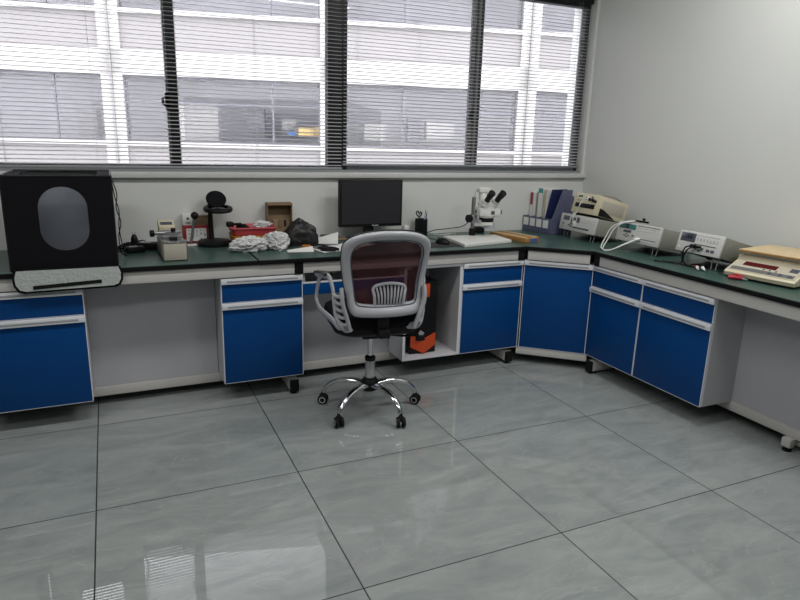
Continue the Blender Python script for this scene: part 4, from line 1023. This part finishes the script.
# black leads with red/white clips in front of dev2
bl = thing('black_test_leads', 'black test leads with red and white clips lying before the grey meter', 'test leads', (2.83, 2.45, ZB))
part('lead', 'black', bl, lambda b: [add_tube(b, p, .0038, 8) for p in (
    [(2.862, 2.44, .905), (2.848, 2.465, .895), (2.842, 2.475, .86), (2.85, 2.48, .81), (2.85, 2.52, .796), (2.835, 2.57, .795), (2.815, 2.585, .795), (2.80, 2.625, .795)],
    [(2.862, 2.425, .905), (2.842, 2.45, .88), (2.835, 2.46, .83), (2.86, 2.45, .796), (2.93, 2.46, .796), (2.96, 2.43, .796), (2.93, 2.38, .796), (2.87, 2.365, .797)],
    [(2.835, 2.60, .795), (2.85, 2.55, .796), (2.835, 2.49, .800), (2.845, 2.44, .797), (2.86, 2.37, .797)])], True)
part('plug', 'black', bl, lambda b: (add_box(b, 2.855, 2.876, 2.415, 2.45, .895, .915, bev=.005), add_box(b, 2.855, 2.876, 2.385, 2.41, .898, .912, bev=.005)), True)
part('red_clip', 'redclip', bl, lambda b: add_tube(b, [(2.855, 2.385, .800), (2.835, 2.360, .803)], [.010, .008], 10, n=1), True)
part('white_clip', 'white', bl, lambda b: (add_tube(b, [(2.835, 2.360, .803), (2.812, 2.335, .800)], [.009, .006], 10, n=1), add_tube(b, [(2.845, 2.335, .806), (2.822, 2.300, .800)], [.009, .005], 10, n=1)), True)

# ---- beige counting scale
RS = Matrix.Rotation(R(-81), 3, 'Z')
sl = thing('counting_scale', 'beige counting scale with a pale flat pan near the right edge', 'scale', (2.865, 2.025, ZB), RS)
SWD = .345
def sbody(b):
    # side profile (y depth, z) extruded along the width; front lip is low
    pr = [(-.005, .012), (-.010, .030), (.000, .038), (.105, .082), (.112, .102), (.120, .108), (.40, .108), (.40, .012)]
    add_prism(b, pr, -SWD/2, SWD/2, 'x', bev=.004)
part('housing', 'cream', sl, sbody)
part('rubber_foot', 'rubber', sl, lambda b: [add_cyl(b, (x, y, .0005), (x, y, .014), .014) for x in (-.14, .14) for y in (.03, .36)])
PM = Matrix.Translation((0, .0525, .0610)) @ Matrix.Rotation(math.atan2(.044, .105), 4, 'X')
part('pale_keypad_face', 'creamp', sl, lambda b: add_box(b, -.162, .162, -.052, .054, -.001, .0012, mtx=PM))
part('display', 'leddark', sl, lambda b: add_box(b, -.118, .045, .006, .042, .0, .003, mtx=PM))
part('keypad_strip', 'keypad', sl, lambda b: add_box(b, -.155, .150, -.044, -.016, .0, .0025, mtx=PM))
part('key', 'lcd', sl, lambda b: [add_cyl(b, PM @ Vector((x, -.030, 0)), PM @ Vector((x, -.030, .005)), .009) for x in (.035, .085, .130)])
part('indicator', 'lcd', sl, lambda b: [add_cyl(b, PM @ Vector((x, -.006, 0)), PM @ Vector((x, -.006, .003)), .005) for x in (-.005, .025, .055)])
part('rating_plate', 'lcd', sl, lambda b: add_box(b, .105, .145, .010, .044, 0, .0025, mtx=PM))
part('pan_support', 'white', sl, lambda b: add_box(b, -.160, .160, .122, .39, .108, .124, bev=.004))
part('pan', 'woodtop', sl, lambda b: add_prism(b, [(-.168, .095), (.19, .095), (.19, .41), (-.168, .41)], .124, .137, 'z', bev=.003))
part('pan_edge_tape', 'wood', sl, lambda b: add_box(b, -.167, .189, .0935, .0955, .125, .1325))
# red crocodile clip
cc = thing('red_clip', 'red crocodile clip lying on the bench at the corner of the scale', 'clip', (2.822, 2.105, ZB), Rz(-70))
part('grip', 'redclip', cc, lambda b: (add_tube(b, [(-.045, .016, .010), (-.01, .008, .012), (.022, .002, .011)], [.008, .010, .007], 10), add_tube(b, [(-.040, -.016, .010), (-.01, -.008, .012), (.022, -.002, .011)], [.008, .010, .007], 10), add_tube(b, [(-.02, .012, .022), (.0, .002, .024), (.02, .0, .016)], [.006, .008, .006], 10)))
part('jaw', 'steelrod', cc, lambda b: add_tube(b, [(.018, 0, .011), (.048, 0, .007)], [.006, .002], 8, n=1))
part('lead', 'black', cc, lambda b: add_tube(b, [(2.835, 2.145, .800), (2.85, 2.21, .797), (2.87, 2.25, .796), (2.95, 2.28, .796), (3.02, 2.27, .796)], .003, 8), True)
